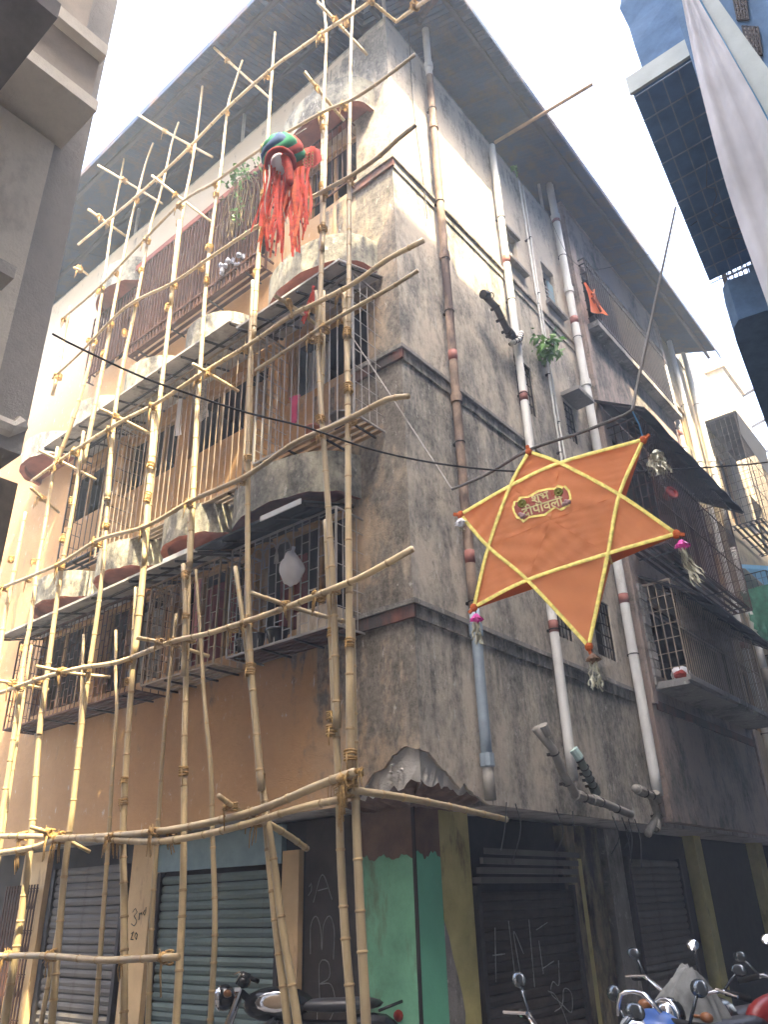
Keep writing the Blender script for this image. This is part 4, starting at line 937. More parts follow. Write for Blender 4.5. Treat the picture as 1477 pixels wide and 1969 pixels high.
mb = MB(); mb.prism([BP(u*.97, v*.92, .0041) for u, v in out], NRM*.002); sub(mb, 'badge_face', plain('badge_red', (.40, .12, .09), .7))
for q in (-.66, .66):
    mb = MB(); c0 = BP(W*q, .035, .008); mb.torus(c0, NRM, .024, .007, 14, 5); mb.ball(c0, (.012, .012, .012), 8, 5)
    for a_ in range(8): mb.ball(c0+(ex*math.cos(a_*PI/4)+ey*math.sin(a_*PI/4))*.016, .006, 5, 4)
    sub(mb, 'sun_emblem', KY)
for q in (-.80, .80):
    mb = MB()
    for k in range(4): mb.ball(BP(W*q+rj(.02), -.045+rj(.014), .006), (.016, .016, .016), 7, 5)
    sub(mb, 'flower_corner', plain('badge_mauve', (.40, .25, .24), .6))
FONT = None
try: FONT = bpy.data.fonts.load(bpy.utils.system_resource('DATAFILES', path='fonts')+'/NotoSansDevanagari-Regular.woff2')
except Exception: FONT = None
def lettering(txt, u, v, size, mt, nm='lettering', bold=.0):
    cu = bpy.data.curves.new('lettering_curve', 'FONT'); cu.body = txt; cu.size = size; cu.align_x = 'CENTER'; cu.align_y = 'CENTER'; cu.extrude = .002; cu.offset = bold
    tmp = bpy.data.objects.new('lettering_tmp', cu); COL.objects.link(tmp); dg = bpy.context.evaluated_depsgraph_get(); me = bpy.data.meshes.new_from_object(tmp.evaluated_get(dg))
    bpy.data.objects.remove(tmp); me.materials.clear(); me.materials.append(mt)
    Mx = Matrix((ex, ey, NRM)).transposed().to_4x4(); Mx.translation = BP(u, v, .0085)
    me.transform(Mx); return put(nm, me, badge)
CREAMY = plain('lettering_cream', (.62, .52, .22), .5, bmp=0)
lettering('\u0936\u0941\u092d', 0, .036, .085, CREAMY, bold=.0012)
lettering('\u0926\u0940\u092a\u093e\u0935\u0932\u0940', 0, -.034, .088, CREAMY, bold=.0014)
lettering('\u0965', -.085, .036, .06, KO); lettering('\u0965', .085, .036, .06, KO)
# tassels
def tassel(root_label, top, drop, mt_top, n=16, spread=.035, grp='foil tassels on the star', lean=(0, 0)):
    t = thing('tassel', root_label, 'tassel', tuple(top), grp); tp = Vector((0, 0, 0))
    mb = MB(); mb.tube([tp+Vector((0, 0, .03)), tp+Vector((0, 0, -.03))], .004, 5); mb.build('hook', CABLE, t)
    mb = MB()
    for k in range(7): a = k*2*PI/7; mb.add([tp+Vector((0, 0, -.01)), tp+Vector((.05*math.cos(a), .05*math.sin(a), -.055)), tp+Vector((.05*math.cos(a+.6), .05*math.sin(a+.6), -.06)), tp+Vector((0, 0, -.07))], [(0, 1, 2), (0, 2, 3)])
    mb.ball(tp+Vector((0, 0, -.05)), (.028, .028, .035), 8, 6); mb.build('cap', mt_top, t)
    mb = MB()
    for k in range(n):
        a = random.uniform(0, 2*PI); r = random.uniform(.3, 1)*spread; l = drop*random.uniform(.65, 1)
        vs = []; wd = random.uniform(.003, .007)
        for j in range(7):
            s = j/6; p = tp+Vector((r*math.cos(a)*(1+s*.8)+lean[0]*s*s+.008*math.sin(s*12+k), r*math.sin(a)*(1+s)+lean[1]*s*s, -.07-l*s)); q = Vector((math.cos(a+s*3+k), math.sin(a+s*3+k), 0))*wd; vs += [p-q, p+q]
        mb.add(vs, [(2*j, 2*j+1, 2*j+3, 2*j+2) for j in range(6)])
    mb.build('foil_strand', SILV, t)['kind'] = 'stuff'
FOILG = 0
tassel('silver foil tassel with a pink cap below the left lower point of the star', P3['E']+Vector((.01, 0, -.03)), .17, PINKP, 18, .022)
tassel('silver foil tassel with a pink cap below the right point of the star', P3['C']+Vector((.02, 0, -.03)), .26, PINKP, 20, .022, lean=(.06, 0))
tassel('gold foil tassel below the bottom point of the star', P3['D']+Vector((.015, 0, -.03)), .18, BROWNP, 18, .028)
tassel('bushy silver tassel behind the upper right point of the star', P3['B']-NRM*.10+Vector((.06, 0, -.04)), .15, SILV, 36, .05)
tassel('tiny silver tassel at the left point of the star', P3['F']+Vector((0, 0, -.01)), .05, CLOTHW, 8, .012)
# rope that carries the star, thin tie lines and overhead cable
pole_pt = P(1, -1.0, 672, 640); low = plane_pt(870, 941, cen, Vector((.35, 1, 0)).normalized())
bend = P3['B']+(P3['B']-P3['A'])*-.08+Vector((0, 0, .0)); d1 = (1216-738.5)/FPX*CR-(789-984.5)/FPX*CU+CF; bend = CAM+d1.normalized()*((P3['B']-CAM).length+.02)
up_ = P(2, 7.98, 1300, 398)
mb = MB(); mb.tube(cat_rom([low, low.lerp(P3['A'], .5)+Vector((0, 0, -.015)), P3['A']+Vector((0, 0, .015)), P3['A'].lerp(bend, .5)+Vector((0, 0, -.01)), bend-Vector((.05, 0, .012)), bend, bend.lerp(up_, .06)], .05)+[bend.lerp(up_, t) for t in (.3, .6, 1)], .011, 6)
tag(mb.build('rope', ROPEG, None, True), 'grey rope carrying the orange star, rising to the dark building at right', 'rope')
mb = MB(); mb.tube([pole_pt, pole_pt.lerp(low, .5), low], .0055, 5); tag(mb.build('string', plain('pale_string', (.34, .32, .29), .9)), 'thin pale string from the scaffold corner pole to the rope bend', 'string')
mb = MB(); mb.tube([bend, bend.lerp(P3['B'], .5)+Vector((.01, 0, 0)), P3['B']], .005, 5); tag(mb.build('string', BLUET), 'short blue string tying the upper right star point to the rope', 'string')
ca, cb2 = Vector((.6, -4.12, 0)), Vector((3.5, 1.6, 0)); cn = (cb2-ca).cross(Vector((0, 0, 1))).normalized()
mb = MB(); mb.tube(cat_rom([plane_pt(x, y, ca, cn) for x, y in ((100, 642), (130, 658), (200, 692), (280, 728), (380, 763), (480, 795), (590, 822), (700, 860), (800, 884), (900, 899), (1000, 907), (1100, 909), (1240, 906), (1400, 896), (1480, 888), (1600, 868), (1760, 820))], .1), .0065, 6)
tag(mb.build('cable', CABLE, None, True), 'black electric cable sagging across the whole street in front of the star', 'cable')
mb = MB(); mb.tube(cat_rom([(3.1, 1.2, 7.95), (2.2, 2.0, 8.6), (1.0, 3.2, 10.2), (.1, 4.6, 13.3)], .3), .004, 4); tag(mb.build('wire', CABLE), 'thin wire crossing the gap of sky between the two roofs', 'wire')
mb = MB(); mb.tube(cat_rom([P(0, .03, 786, 60), P(0, .03, 795, 200), P(0, .03, 812, 330), P(0, .05, 822, 420)], .2), .008, 5); tag(mb.build('wire', CABLE), 'dark cable running down the wall beside the topmost corner', 'wire')
mb = MB(); mb.tube(cat_rom([(3.35+rj(.12), .5+k*.11, 7.94-.10*abs(math.sin(k*.9))) for k in range(14)], .08), .006, 5); tag(mb.build('wire', plain('bundled_wire', (.16, .19, .24), .7)), 'looping wires slung beneath the netted soffit at upper right', 'wire')

# ------------------------------------------------------------------ small round lantern with red streamers
LC = P(1, -1.55, 545, 302); LAN = thing('streamer_lantern', 'round patchwork lantern of green, blue and red panels with long red streamers', 'lantern', tuple(LC)); 
Rl = .25
cols = [KG, KO, KB, KY, KG, KB, KG, KR]
for k in range(8):
    mb = MB(); vs = []; nU, nV = 5, 10
    for j in range(nV+1):
        t = PI*(.10+.80*j/nV)
        for i in range(nU+1):
            a = 2*PI*(k+i/nU)/8+1.1*math.sin(t*2); bul = 1+.05*math.sin(PI*i/nU)
            p = Vector((math.sin(t)*math.cos(a), math.sin(t)*math.sin(a), math.cos(t)))*Rl*bul
            p.z *= 1.0; vs.append(Matrix.Rotation(.5, 3, 'Y') @ Matrix.Rotation(.45, 3, 'X') @ p)
    mb.add(vs, [(j*(nU+1)+i, j*(nU+1)+i+1, (j+1)*(nU+1)+i+1, (j+1)*(nU+1)+i) for j in range(nV) for i in range(nU)])
    mb.build('lantern_gore', cols[k], LAN, True)
mb = MB(); ax = (CAM-LC).normalized(); side = Vector((0, 0, 1)).cross(ax).normalized()
oc = ax*.24+Vector((0, 0, -.11))-side*.03
mb.torus(oc, ax+Vector((0, 0, -.25)), .145, .035, 18, 8); mb.build('mouth_ring', KR, LAN, True)
mb = MB(); mb.ball(oc-ax*.06, (.115, .115, .13), 14, 8); mb.build('inner_paper', WHITEP, LAN, True)
mb = MB(); mb.tube(cat_rom([oc+ax*.02+Vector((0, 0, .12)), oc+ax*.06-side*-.06+Vector((0, 0, .04)), oc+ax*.05-side*-.10+Vector((0, 0, -.14)), oc+ax*.03-side*-.11+Vector((0, 0, -.3))], .04), [.05, .055, .06, .06, .055, .05, .05, .05, .045, .04, .04, .04, .04, .04, .04][:len(cat_rom([oc+ax*.02+Vector((0, 0, .12)), oc+ax*.06-side*-.06+Vector((0, 0, .04)), oc+ax*.05-side*-.10+Vector((0, 0, -.14)), oc+ax*.03-side*-.11+Vector((0, 0, -.3))], .04))] or .05, 8); mb.build('folded_cloth', REDS, LAN, True)
for q in (0, 1):
    mb = MB(); b0 = -side*-(.24+.06*q)+ax*.1+Vector((0, 0, .02+.05*q))
    mb.prism([b0+Vector((0, 0, .17)), b0-side*-.11+Vector((0, 0, .22-.1*q)), b0-side*-.14+Vector((0, 0, -.05)), b0-side*-.03+Vector((0, 0, -.20)), b0-side*.05+Vector((0, 0, -.05))], ax*.008); mb.build('side_flap', KR, LAN)
mb = MB()
for i in range(4):
    for j in range(5): p = -side*-(.22+.035*i)+ax*.125+Vector((0, 0, .07-.05*j+.02*i)); mb.ball(p, (.011, .008, .013), 5, 4)
mb.build('gold_dots', KY, LAN)
for k in range(56):
    t = k/55; base = side*(-(-.24+.52*t))*1.0; base = side*(-.20+.50*t)+ax*random.uniform(.02, .22)+Vector((0, 0, -.16+.05*math.sin(t*9)))
    l = random.uniform(.75, 1.35)*(1.05 if t < .5 else .98); wd = random.uniform(.008, .022); vs = []; ph = random.uniform(0, 6); sw = random.uniform(-.09, .06)-.20*max(0, t-.72)*(1 if random.random() < .5 else .2)
    for j in range(10):
        s = j/9; p = base+Vector((0, 0, -l*s))+side*(sw*s*s+.02*math.sin(ph+s*6))+ax*.03*math.sin(ph*2+s*5); q = (side*math.cos(ph+s*2.5*math.sin(ph))+ax*math.sin(ph+s*2.5*math.sin(ph)))*wd; vs += [p-q, p+q]
    mb = MB(); mb.add(vs, [(2*j, 2*j+1, 2*j+3, 2*j+2) for j in range(9)])
    mb.build('streamer', SILV if k % 19 == 4 else (ORS if k % 3 == 1 else REDS), LAN, True)
mb = MB(); mb.tube([Vector((0, 0, Rl)), Vector((.05, .3, .75))], .004, 4); mb.build('hanging_string', CABLE, LAN)

# ------------------------------------------------------------------ flags, cloths, pots, plants on the facades
def flag(name, lab, pts, mt, cat='flag', emblem=None, amp=.02):
    mb = MB(); a, b, c, d = [Vector(p) for p in pts]; n = 10; vs = []
    for j in range(n+1):
        for i in range(n+1):
            p = a.lerp(b, i/n).lerp(d.lerp(c, i/n), j/n); vs.append(p+Vector((amp*math.sin(i*.9+j*.3), amp*math.sin(i*.9+j*.4)*.7, 0)))
    mb.add(vs, [(j*(n+1)+i, j*(n+1)+i+1, (j+1)*(n+1)+i+1, (j+1)*(n+1)+i) for j in range(n) for i in range(n)])
    return tag(mb.build(name, mt, None, True), lab, cat)
fo = flag('flag', 'bright orange flag with a dark emblem spread over the top side balcony grille', [R8(1124, 543, .34), R8(1126, 545, .34), R8(1172, 606, .34), R8(1137, 600, .34)], FLAGO)
c0 = R8(1147, 578, .372); mb = MB()
for ln in ([(-.16, .05), (-.05, .15), (.02, .03), (.14, .0)], [(-.1, -.12), (-.05, .15), (.0, .26)], [(.02, .03), (.05, -.1), (.16, -.16)], [(-.2, -.06), (-.1, -.12)]):
    mb.tube([c0+Vector((0, u, z)) for u, z in ln], .022, 5)
mb.build('emblem', plain('emblem_ink', (.30, .08, .03), .8), fo)
flag('flag', 'small folded red flag hanging below the middle floor hood near the corner', [P(1, -.86, 600, 548), P(1, -.86, 611, 562), P(1, -.86, 586, 622), P(1, -.86, 582, 615)], REDS)
flag('hanging_towel', 'magenta towel hung inside the middle floor cage beside the pots', [P(1, -.46, 556, 765), P(1, -.46, 576, 758), P(1, -.46, 572, 805), P(1, -.46, 562, 818)], MAGENTA, 'towel')
flag('hanging_shirt', 'white shirt hanging inside the long caged balcony', [P(1, -.4, 338, 770), P(1, -.4, 350, 765), P(1, -.4, 349, 835), P(1, -.4, 338, 838)], CLOTHW, 'shirt')
flag('hanging_shirt', 'patterned grey shirt hanging in the long caged balcony right of a white one', [P(1, -.4, 366, 745), P(1, -.4, 398, 728), P(1, -.4, 402, 800), P(1, -.4, 374, 815)], plain('speckled_cloth', (.26, .24, .22), .9, var=.8, scale=40), 'shirt')
flag('hanging_cloth', 'pinkish cloth hung low behind the lower caged window', [P(1, -.3, 372, 1120), P(1, -.3, 386, 1112), P(1, -.3, 380, 1230), P(1, -.3, 368, 1236)], plain('pink_cloth', (.50, .25, .27), .9), 'cloth')
for i, (x, y, lab) in enumerate(((668, 470, 0), (640, 780, 0))): pass
bagc = P(1, -.47, 561, 1092); bg_ = MB()
bg_.ball((0, 0, 0), (.15, .11, .185), 28, 20, lambda q: Vector((q.x*(1 if q.z < .02 else max(.10, 1-(q.z-.02)*6.2))*(1+.07*math.sin(q.z*45+q.x*30)), q.y*(1+.12*math.sin(q.x*60+q.z*20)), q.z*1.05+.008*math.sin(q.x*70+q.y*50))))
bg_.ball((.09, -.02, -.03), (.05, .05, .05), 8, 6); bg_.tube([(0, 0, .15), (.01, .01, .24)], [.012, .02], 6)
o = bg_.build('plastic_bag', WHITEP, None, True); o.location = bagc; tag(o, 'white knotted plastic bag tied to the lower window grille beside the corner', 'bag')
def pot(lab, c, r, h, mt, full=True):
    t = thing('flower_pot', lab, 'pot', tuple(c), 'flower pots on the caged shelves'); mb = MB()
    mb.tube([(0, 0, 0), (0, 0, h*.8), (0, 0, h*.8), (0, 0, h), (0, 0, h), (0, 0, h*.9)], [r*.7, r*.95, r*1.1, r*1.12, r*.95, r*.9], 14); mb.build('pot_body', mt, t, True)
    mb = MB(); mb.ball((0, 0, h*.9), (r*.88, r*.88, .02), 10, 4); mb.build('soil', BROWNP, t); return t
pot('wide terracotta bowl on the shelf of the middle floor cage', Vector((-.98, -.36, 6.24)), .12, .13, TERRA)
pot('dark grey planter beside the terracotta bowl in the middle floor cage', Vector((-.62, -.34, 6.24)), .11, .16, PIPEK)
for k, (x, lab) in enumerate(((-2.02, 'black pot, leftmost of three on the lower window shelf'), (-1.80, 'black pot in the middle of three on the lower window shelf'), (-1.52, 'black pot, rightmost and largest of three on the lower window shelf'))):
    pot(lab, Vector((x, -.34-.04*(k == 1), 4.0)), .10+.02*(k == 2), .15, BLKG)
T = thing('carton', 'worn beige carton standing inside the lower window cage behind the bars', 'box', (-1.02, -.2, 4.0)); mb = MB(); mb.box((-.22, -.14, 0), (.22, .14, .26)); mb.build('carton_body', plain('old_carton', (.44, .38, .30), .9, dirt=(.5, .7, (.2, .16, .12))), T)
mb = MB(); mb.prism([(-.22, -.14, .26), (.22, -.14, .26), (.22, -.02, .31), (-.22, -.02, .31)], (0, 0, .006)); mb.build('flap', plain('old_carton_flap', (.44, .38, .30), .9), T)
T = thing('bundle', 'red and white bundle resting on the sill of the lower side window', 'bundle', (.44, 5.9, 4.345)); mb = MB(); mb.ball((0, 0, .12), (.14, .2, .13), 12, 8, lambda q: q*random.uniform(.9, 1.1)); mb.build('cloth_heap', CLOTHW, T, True)
mb = MB(); mb.ball((.05, -.2, .07), (.10, .12, .07), 10, 6, lambda q: q*random.uniform(.85, 1.15)); mb.ball((0, .25, .06), (.1, .1, .06), 8, 6); mb.build('red_cloth', KR, T, True)
T = thing('bucket', 'pinkish red ring of a plastic bucket hanging on the middle side cage', 'bucket', (.76, 6.3, 7.55)); mb = MB(); mb.torus((0, 0, 0), (1, -.5, .2), .10, .03, 16, 6); mb.build('rim', KR, T, True)
mb = MB(); mb.tube([(0, 0, 0), (-.12, .05, -.02)], [.1, .08], 12); mb.build('bucket_body', plain('bucket_red', (.3, .06, .06), .4), T)
T = thing('satellite_pan', 'round black pan lying on the open mesh shelf of the middle side cage', 'pan', (.5, 6.9, 6.46)); mb = MB(); mb.tube([(0, 0, 0), (0, 0, .05), (0, 0, .05)], [.13, .17, .15], 14); mb.build('pan_body', BLKG, T); mb = MB(); mb.beam((0, .15, .04), (0, .38, .06), .03, .015); mb.build('handle', BLKG, T)
T.name = 'frying_pan'
def foliage(o_, n, R, up, mt=LEAF, ls=(.05, .10), nm='leaf', droop=.4):
    mb = MB()
    for k in range(n):
        p = Vector((random.gauss(0, .42)*R[0], random.gauss(0, .42)*R[1], random.gauss(0, .42)*R[2]+up))
        d = Vector((random.uniform(-1, 1), random.uniform(-1, 1), random.uniform(-1, .5)-droop)).normalized(); l = random.uniform(*ls); s = d.orthogonal().normalized()*l*.30; s.rotate(Matrix.Rotation(random.uniform(0, 6), 3, d))
        nrm = d.cross(s).normalized()*l*.12
        mb.add([p, p+d*l*.45+s+nrm, p+d*l, p+d*l*.45-s+nrm, p+d*l*.5-nrm*.5], [(0, 1, 4), (1, 2, 4), (2, 3, 4), (3, 0, 4)])
    f = mb.build('foliage', mt, o_); f['kind'] = 'stuff'; return f
T = thing('climbing_plant', 'leafy green climber spilling over the rusty grille on the top floor', 'plant', (-2.62, -.42, 11.6)); foliage(T, 70, (.42, .14, .26), .18, ls=(.07, .13)); foliage(T, 40, (.22, .12, .6), -.55, ls=(.05, .10)); foliage(T, 60, (.55, .10, .55), -.35, mt=plain('dry_leaf', (.13, .11, .06), .8, var=.4), ls=(.04, .09))
mb = MB()
for k in range(16):
    x = rj(.5); mb.tube(cat_rom([(x*.3, 0, .1), (x*.7, rj(.1), -.3), (x+rj(.15), rj(.1), -.9-random.random()*.3)], .15), .006, 4)
mb.build('stem', STEM, T)
T = thing('planter_clutter', 'white and blue odds and ends behind the top floor grille under the climber', 'clutter', (-2.75, -.36, 9.95)); mb = MB()
for k in range(12): mb.ball((rj(.3), rj(.06), random.random()*.2), (random.uniform(.03, .05),)*3, 7, 5, lambda q: q*random.uniform(.7, 1.2))
mb.build('crumpled_bag', plain('bluish_bag', (.26, .28, .36), .6, var=.5, scale=14), T)
T = thing('wall_plant', 'green leafy plant growing from the side wall beside the thin conduits', 'plant', tuple(R8(1052, 668, .16))); foliage(T, 110, (.24, .30, .26), 0, ls=(.10, .20), droop=.5); mb = MB()
for k in range(5): mb.tube(cat_rom([(-.15, 0, -.15), (0, rj(.1), -.05), (.1+rj(.1), rj(.25), .1+rj(.1))], .1), .008, 4)
mb.build('stem', STEM, T)
T = thing('wall_weed', 'tiny weed sprouting at the roof edge of the side wall', 'plant', tuple(R8(988, 326, .06))); foliage(T, 26, (.08, .12, .08), 0, ls=(.05, .09)); mb = MB(); mb.tube([(0, 0, -.1), (0, 0, .05)], .006, 4); mb.build('stem', STEM, T)

# ------------------------------------------------------------------ parked two-wheelers
def wheel(parent, x, r=.29, wd=.1):
    mb = MB(); mb.torus((x, 0, r), (0, 1, 0), r-wd*.5, wd*.5, 24, 8); w_ = mb.build('wheel', RUB, parent, True)
    mb = MB(); mb.torus((x, 0, r), (0, 1, 0), r-wd-.01, .014, 20, 6); mb.tube([(x, -.06, r), (x, .06, r)], .045, 10)
    for k in range(6): a = k*PI/3; mb.beam((x, 0, r), (x+(r-wd)*math.cos(a), 0, r+(r-wd)*math.sin(a)), .025)
    mb.build('rim', CHROME, w_, True)
def motorcycle(label, loc, rz, paint, lean=0.12, mirrors=True, lamp=CHROME, emblem=None):
    t = thing('motorcycle', label, 'motorcycle', loc, 'two-wheelers parked along the shops', rz); t.rotation_euler = (lean, 0, rz)
    wheel(t, .66); wheel(t, -.62, .30, .12)
    mb = MB(); mb.ball((.10, 0, .86), (.30, .15, .13), 16, 10, lambda q: Vector((q.x, q.y*(1-.25*(q.x < 0)), q.z*(1+.25*q.x)))); tk = mb.build('fuel_tank', paint, t, True)
    if emblem:
        for s in (-1, 1):
            mb = MB(); mb.ball((.12, s*.145, .87), (.17, .012, .075), 16, 6); em = mb.build('tank_badge', CHROME, tk, True)
            mb = MB(); mb.ball((.10, s*.156, .87), (.125, .01, .05), 14, 6); mb.build('badge_face', emblem, tk, True)
    mb = MB(); mb.ball((-.42, 0, .82), (.38, .13, .07), 14, 8, lambda q: Vector((q.x, q.y, max(q.z, -.04)+.05*abs(q.x)))); mb.build('seat', SEATM, t, True)
    mb = MB()
    for s in (-1, 1): mb.tube([(.66, s*.09, .3), (.42, s*.085, .98)], .025, 8)
    mb.beam((.44, -.12, .97), (.44, .12, .97), .05, .03); mb.build('front_fork', CHROME, t, True)
    mb = MB(); mb.tube([(.36, .36, 1.06), (.40, .26, 1.08), (.45, .10, 1.02), (.45, -.10, 1.02), (.40, -.26, 1.08), (.36, -.36, 1.06)], .014, 8); hb = mb.build('handlebar', CHROME, t, True)
    for s in (-1, 1):
        mb = MB(); mb.tube([(.32, s*.42, 1.05), (.385, s*.29, 1.075)], .02, 8); mb.build('grip', RUB, hb, True)
        mb = MB(); mb.tube([(.44, s*.40, 1.07), (.42, s*.25, 1.09)], .008, 6); mb.build('lever', CHROME, hb)
        if mirrors:
            mb = MB(); mb.tube([(.38, s*.28, 1.08), (.37, s*.33, 1.15), (.36, s*.36, 1.18)], .008, 6); mb.ball((.355, s*.38, 1.205), (.018, .055, .035), 12, 8); mb.build('mirror', MIRR, t, True)
    mb = MB(); mb.ball((.56, 0, .92), (.09, .10, .10), 14, 10); hl = mb.build('headlight', BLKG, t, True); mb = MB(); mb.ball((.60, 0, .92), (.06, .085, .085), 14, 8); mb.torus((.60, 0, .92), (1, 0, 0), .09, .012, 16, 6); mb.build('lens', lamp, hl, True)
    for s in (-1, 1): mb = MB(); mb.tube([(.50, s*.08, .93), (.50, s*.2, .94)], .01, 5); mb.ball((.51, s*.22, .94), (.035, .045, .03), 8, 6); mb.build('indicator', AMBER, t, True)
    mb = MB(); mb.ball((.40, 0, 1.03), (.06, .11, .05), 10, 6); mb.build('instrument_cluster', BLKG, t, True)
    mb = MB(); mb.box((-.12, -.14, .30), (.24, .14, .62)); mb.tube([(.1, 0, .5), (.22, 0, .72)], .12, 10)
    for k in range(5): mb.tube([(.12+.02*k, 0, .54+.035*k), (.13+.02*k, 0, .55+.035*k)], .15, 10)
    mb.build('engine', plain('engine_alloy', (.18, .18, .18), .4, .7), t)
    mb = MB(); mb.tube(cat_rom([(.3, -.12, .5), (.34, -.14, .3), (.1, -.16, .22), (-.3, -.17, .25), (-.85, -.18, .36)], .1), .035, 8); mb.build('exhaust', CHROME, t, True)
    mb = MB(); mb.tube(cat_rom([(.96, 0, .42), (.86, 0, .60), (.66, 0, .66), (.44, 0, .58)], .08), .055, 8); mb.tube(cat_rom([(-.5, 0, .70), (-.8, 0, .70), (-.98, 0, .55)], .08), .06, 8); mb.build('mudguard', paint, t, True)
    mb = MB(); mb.tube([(.42, 0, .95), (.1, 0, .72), (-.5, 0, .70), (-.62, 0, .30), (-.1, 0, .28)], .03, 8); mb.tube([(-.75, .14, .78), (-.95, .1, .84), (-.95, -.1, .84), (-.75, -.14, .78)], .014, 6); mb.build('frame', BLKG, t, True)
    mb = MB(); mb.ball((-.93, 0, .74), (.05, .10, .05), 10, 6); mb.build('tail_light', KR, t, True)
    mb = MB(); mb.beam((.0, .14, .3), (-.05, .32, 0.0), .025); mb.build('kickstand', BLKG, t)
    return t
def scooter(label, loc, rz, paint, trim):
    t = thing('scooter', label, 'scooter', loc, 'two-wheelers parked along the shops', rz); t.rotation_euler = (.1, 0, rz)
    wheel(t, .60, .22, .1); wheel(t, -.55, .22, .1)
    mb = MB(); mb.ball((.45, 0, .62), (.09, .22, .36), 14, 12, lambda q: Vector((q.x-.25*q.z, q.y*(1-.3*(q.z < 0)), q.z))); mb.build('leg_shield', paint, t, True)
    mb = MB(); mb.ball((.36, 0, .98), (.14, .20, .12), 14, 10); mb.build('handlebar_cover', trim, t, True)
    mb = MB(); mb.ball((.46, 0, 1.0), (.06, .11, .08), 12, 8); mb.build('headlight', LENS, t, True)
    mb = MB(); mb.tube([(.25, .36, 1.0), (.34, .15, 1.04), (.34, -.15, 1.04), (.25, -.36, 1.0)], .018, 8); mb.build('handlebar', RUB, t, True)
    for s in (-1, 1): mb = MB(); mb.tube([(.32, s*.24, 1.03), (.31, s*.32, 1.14)], .008, 6); mb.ball((.30, s*.34, 1.17), (.018, .06, .04), 12, 8); mb.build('mirror', MIRR, t, True)
    mb = MB(); mb.ball((-.42, 0, .56), (.46, .20, .22), 16, 10); mb.build('body', paint, t, True)
    mb = MB(); mb.ball((-.36, 0, .78), (.40, .16, .07), 14, 8); mb.build('seat', SEATM, t, True)
    mb = MB(); mb.box((-.1, -.16, .26), (.42, .16, .32)); mb.build('footboard', trim, t)
    mb = MB(); mb.tube(cat_rom([(.40, .15, 1.08), (.44, .1, 1.16), (.46, -.05, 1.17), (.43, -.15, 1.08)], .05), .012, 6); mb.build('guard_rail', CHROME, t, True)
    return t
def gp(x, y, z): p = P(2, z, x, y); return (p.x, p.y, 0)
motorcycle('black motorcycle with a chrome lamp and oval tank badge beside the scaffold poles', (-1.34, -.22, 0), PI+.75, BLKG, emblem=plain('tank_tan', (.32, .24, .16), .5), mirrors=False)
motorcycle('dark motorcycle with two raised mirrors in front of the brown black shutter', gp(1185, 1990, 1.0), -PI/2-.35, BLKG, lean=-.1)
c_ = gp(1395, 1985, .98); scooter('pale blue scooter with a deep blue cowl at the lower right', c_, -PI/2-.5, SKYB, BLUEG)
m4 = motorcycle('dark motorcycle under a grey cloth near the sooty pillar', gp(1352, 1905, 1.0), -PI/2-.2, BLKG, lean=-.1)
mb = MB(); vs = []; N = 26
for j in range(N+1):
    for i in range(N+1):
        u = (i/N-.5)*.62; v = (j/N-.5)*.74; an = math.atan2(v, u); r = math.hypot(u/.9, v)
        z = 1.17-1.35*max(0, r-.09)**1.15+(.035*math.sin(an*7+1)+.02*math.sin(an*13))*min(1, r*4)+.012*math.sin(u*31)*math.sin(v*27)
        vs.append((.36+u*.72+.02*math.sin(v*20), .03+v*.62+.02*math.sin(u*23), z))
mb.add(vs, [(j*(N+1)+i, j*(N+1)+i+1, (j+1)*(N+1)+i+1, (j+1)*(N+1)+i) for j in range(N) for i in range(N)])
o = mb.build('seat_cover', GREYCL, None, True); o.location = m4.location; o.rotation_euler = m4.rotation_euler
tag(o, 'crumpled grey cloth thrown over the handlebar of a parked motorcycle', 'cloth')
def sky_mirror(px, z, par):
    c = P(2, z, *px); n = ((CAM-c).normalized()+Vector((.10, -.35, .95)).normalized()).normalized()
    mb = MB(); mb.ball((0, 0, 0), (.05, .05, .012), 16, 8); mb.tube([(0, 0, -.01), (.02, 0, -.05), (0, .03, -.16)], .006, 6)
    o = mb.build('mirror', CHROME, None, True); bpy.context.view_layer.update()
    o.rotation_euler = n.to_track_quat('Z', 'Y').to_euler(); o.location = c; bpy.context.view_layer.update()
    o.parent = par; o.matrix_parent_inverse = par.matrix_world.inverted()
sky_mirror((1333, 1817), 1.22, m4)
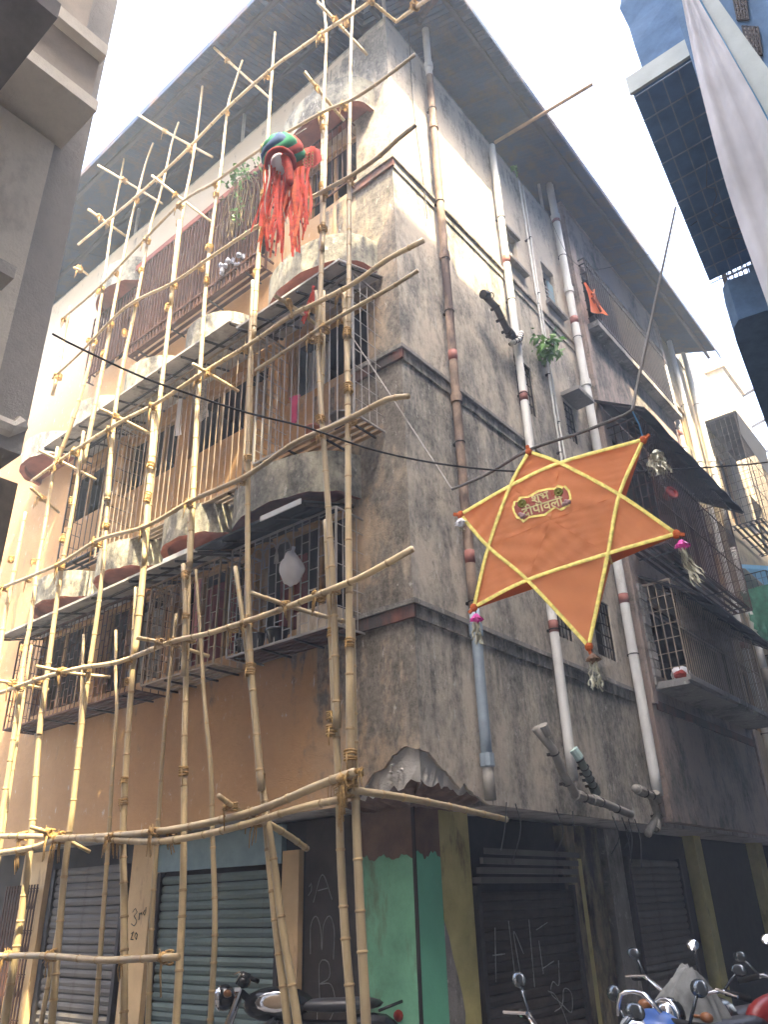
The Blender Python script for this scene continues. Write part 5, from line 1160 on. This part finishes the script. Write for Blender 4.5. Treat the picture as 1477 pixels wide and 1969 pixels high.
m5 = motorcycle('red motorcycle at the lower right edge, furthest right of the parked ones', gp(1490, 1925, .95), PI/2-.35, REDG, lean=-.08)
sky_mirror((1475, 1806), 1.22, m5)

# ------------------------------------------------------------------ haze volume added to imitate lens glare and the sky's bluish glow
mb = MB(); mb.box((-71, -71, -1), (71, 91, 21.2)); hz = mb.mesh('haze', [])
mt = bpy.data.materials.new('glare_haze'); mt.use_nodes = True; t = mt.node_tree; t.nodes.clear()
pv = t.nodes.new('ShaderNodeVolumePrincipled'); pv.inputs['Color'].default_value = (.76, .87, 1, 1); pv.inputs['Density'].default_value = .0072; pv.inputs['Anisotropy'].default_value = .2
mo = t.nodes.new('ShaderNodeOutputMaterial'); t.links.new(pv.outputs[0], mo.inputs['Volume']); hz.materials.append(mt)
o = put('haze', hz); o['kind'] = 'stuff'

# loose pieces that can be told apart become parts of their own
def split_loose(o):
    me = o.data; n = len(me.vertices); par = list(range(n))
    def find(i):
        while par[i] != i: par[i] = par[par[i]]; i = par[i]
        return i
    for p in me.polygons:
        r = find(p.vertices[0])
        for v in p.vertices[1:]: par[find(v)] = r
    groups = {}
    for p in me.polygons: groups.setdefault(find(p.vertices[0]), []).append(p)
    if len(groups) < 2: return
    for gi, ps in enumerate(groups.values()):
        ids = sorted({v for p in ps for v in p.vertices}); mp = {v: i for i, v in enumerate(ids)}
        nm = bpy.data.meshes.new(me.name); nm.from_pydata([me.vertices[v].co for v in ids], [], [[mp[v] for v in p.vertices] for p in ps])
        for mt in me.materials: nm.materials.append(mt)
        if gi == 0: o.data = nm
        else: c = o.copy(); c.data = nm; COL.objects.link(c)
SPLIT = {'pillar', 'pilaster', 'floor_band', 'band_ledge', 'window_sill', 'shelf_bearer', 'pipe_bracket', 'ledge', 'balcony', 'window_bar', 'balcony_slab', 'roof_purlin', 'parapet_coping', 'edge_tape', 'red_cloth', 'mudguard', 'shutter_box', 'beam', 'eave_strip', 'front_fork'}
for o in list(COL.objects):
    st = o.name.split('.')[0]
    if o.type == 'MESH' and (st in SPLIT or (st == 'window' and o.parent and o.parent.name == 'tall_building')): split_loose(o)
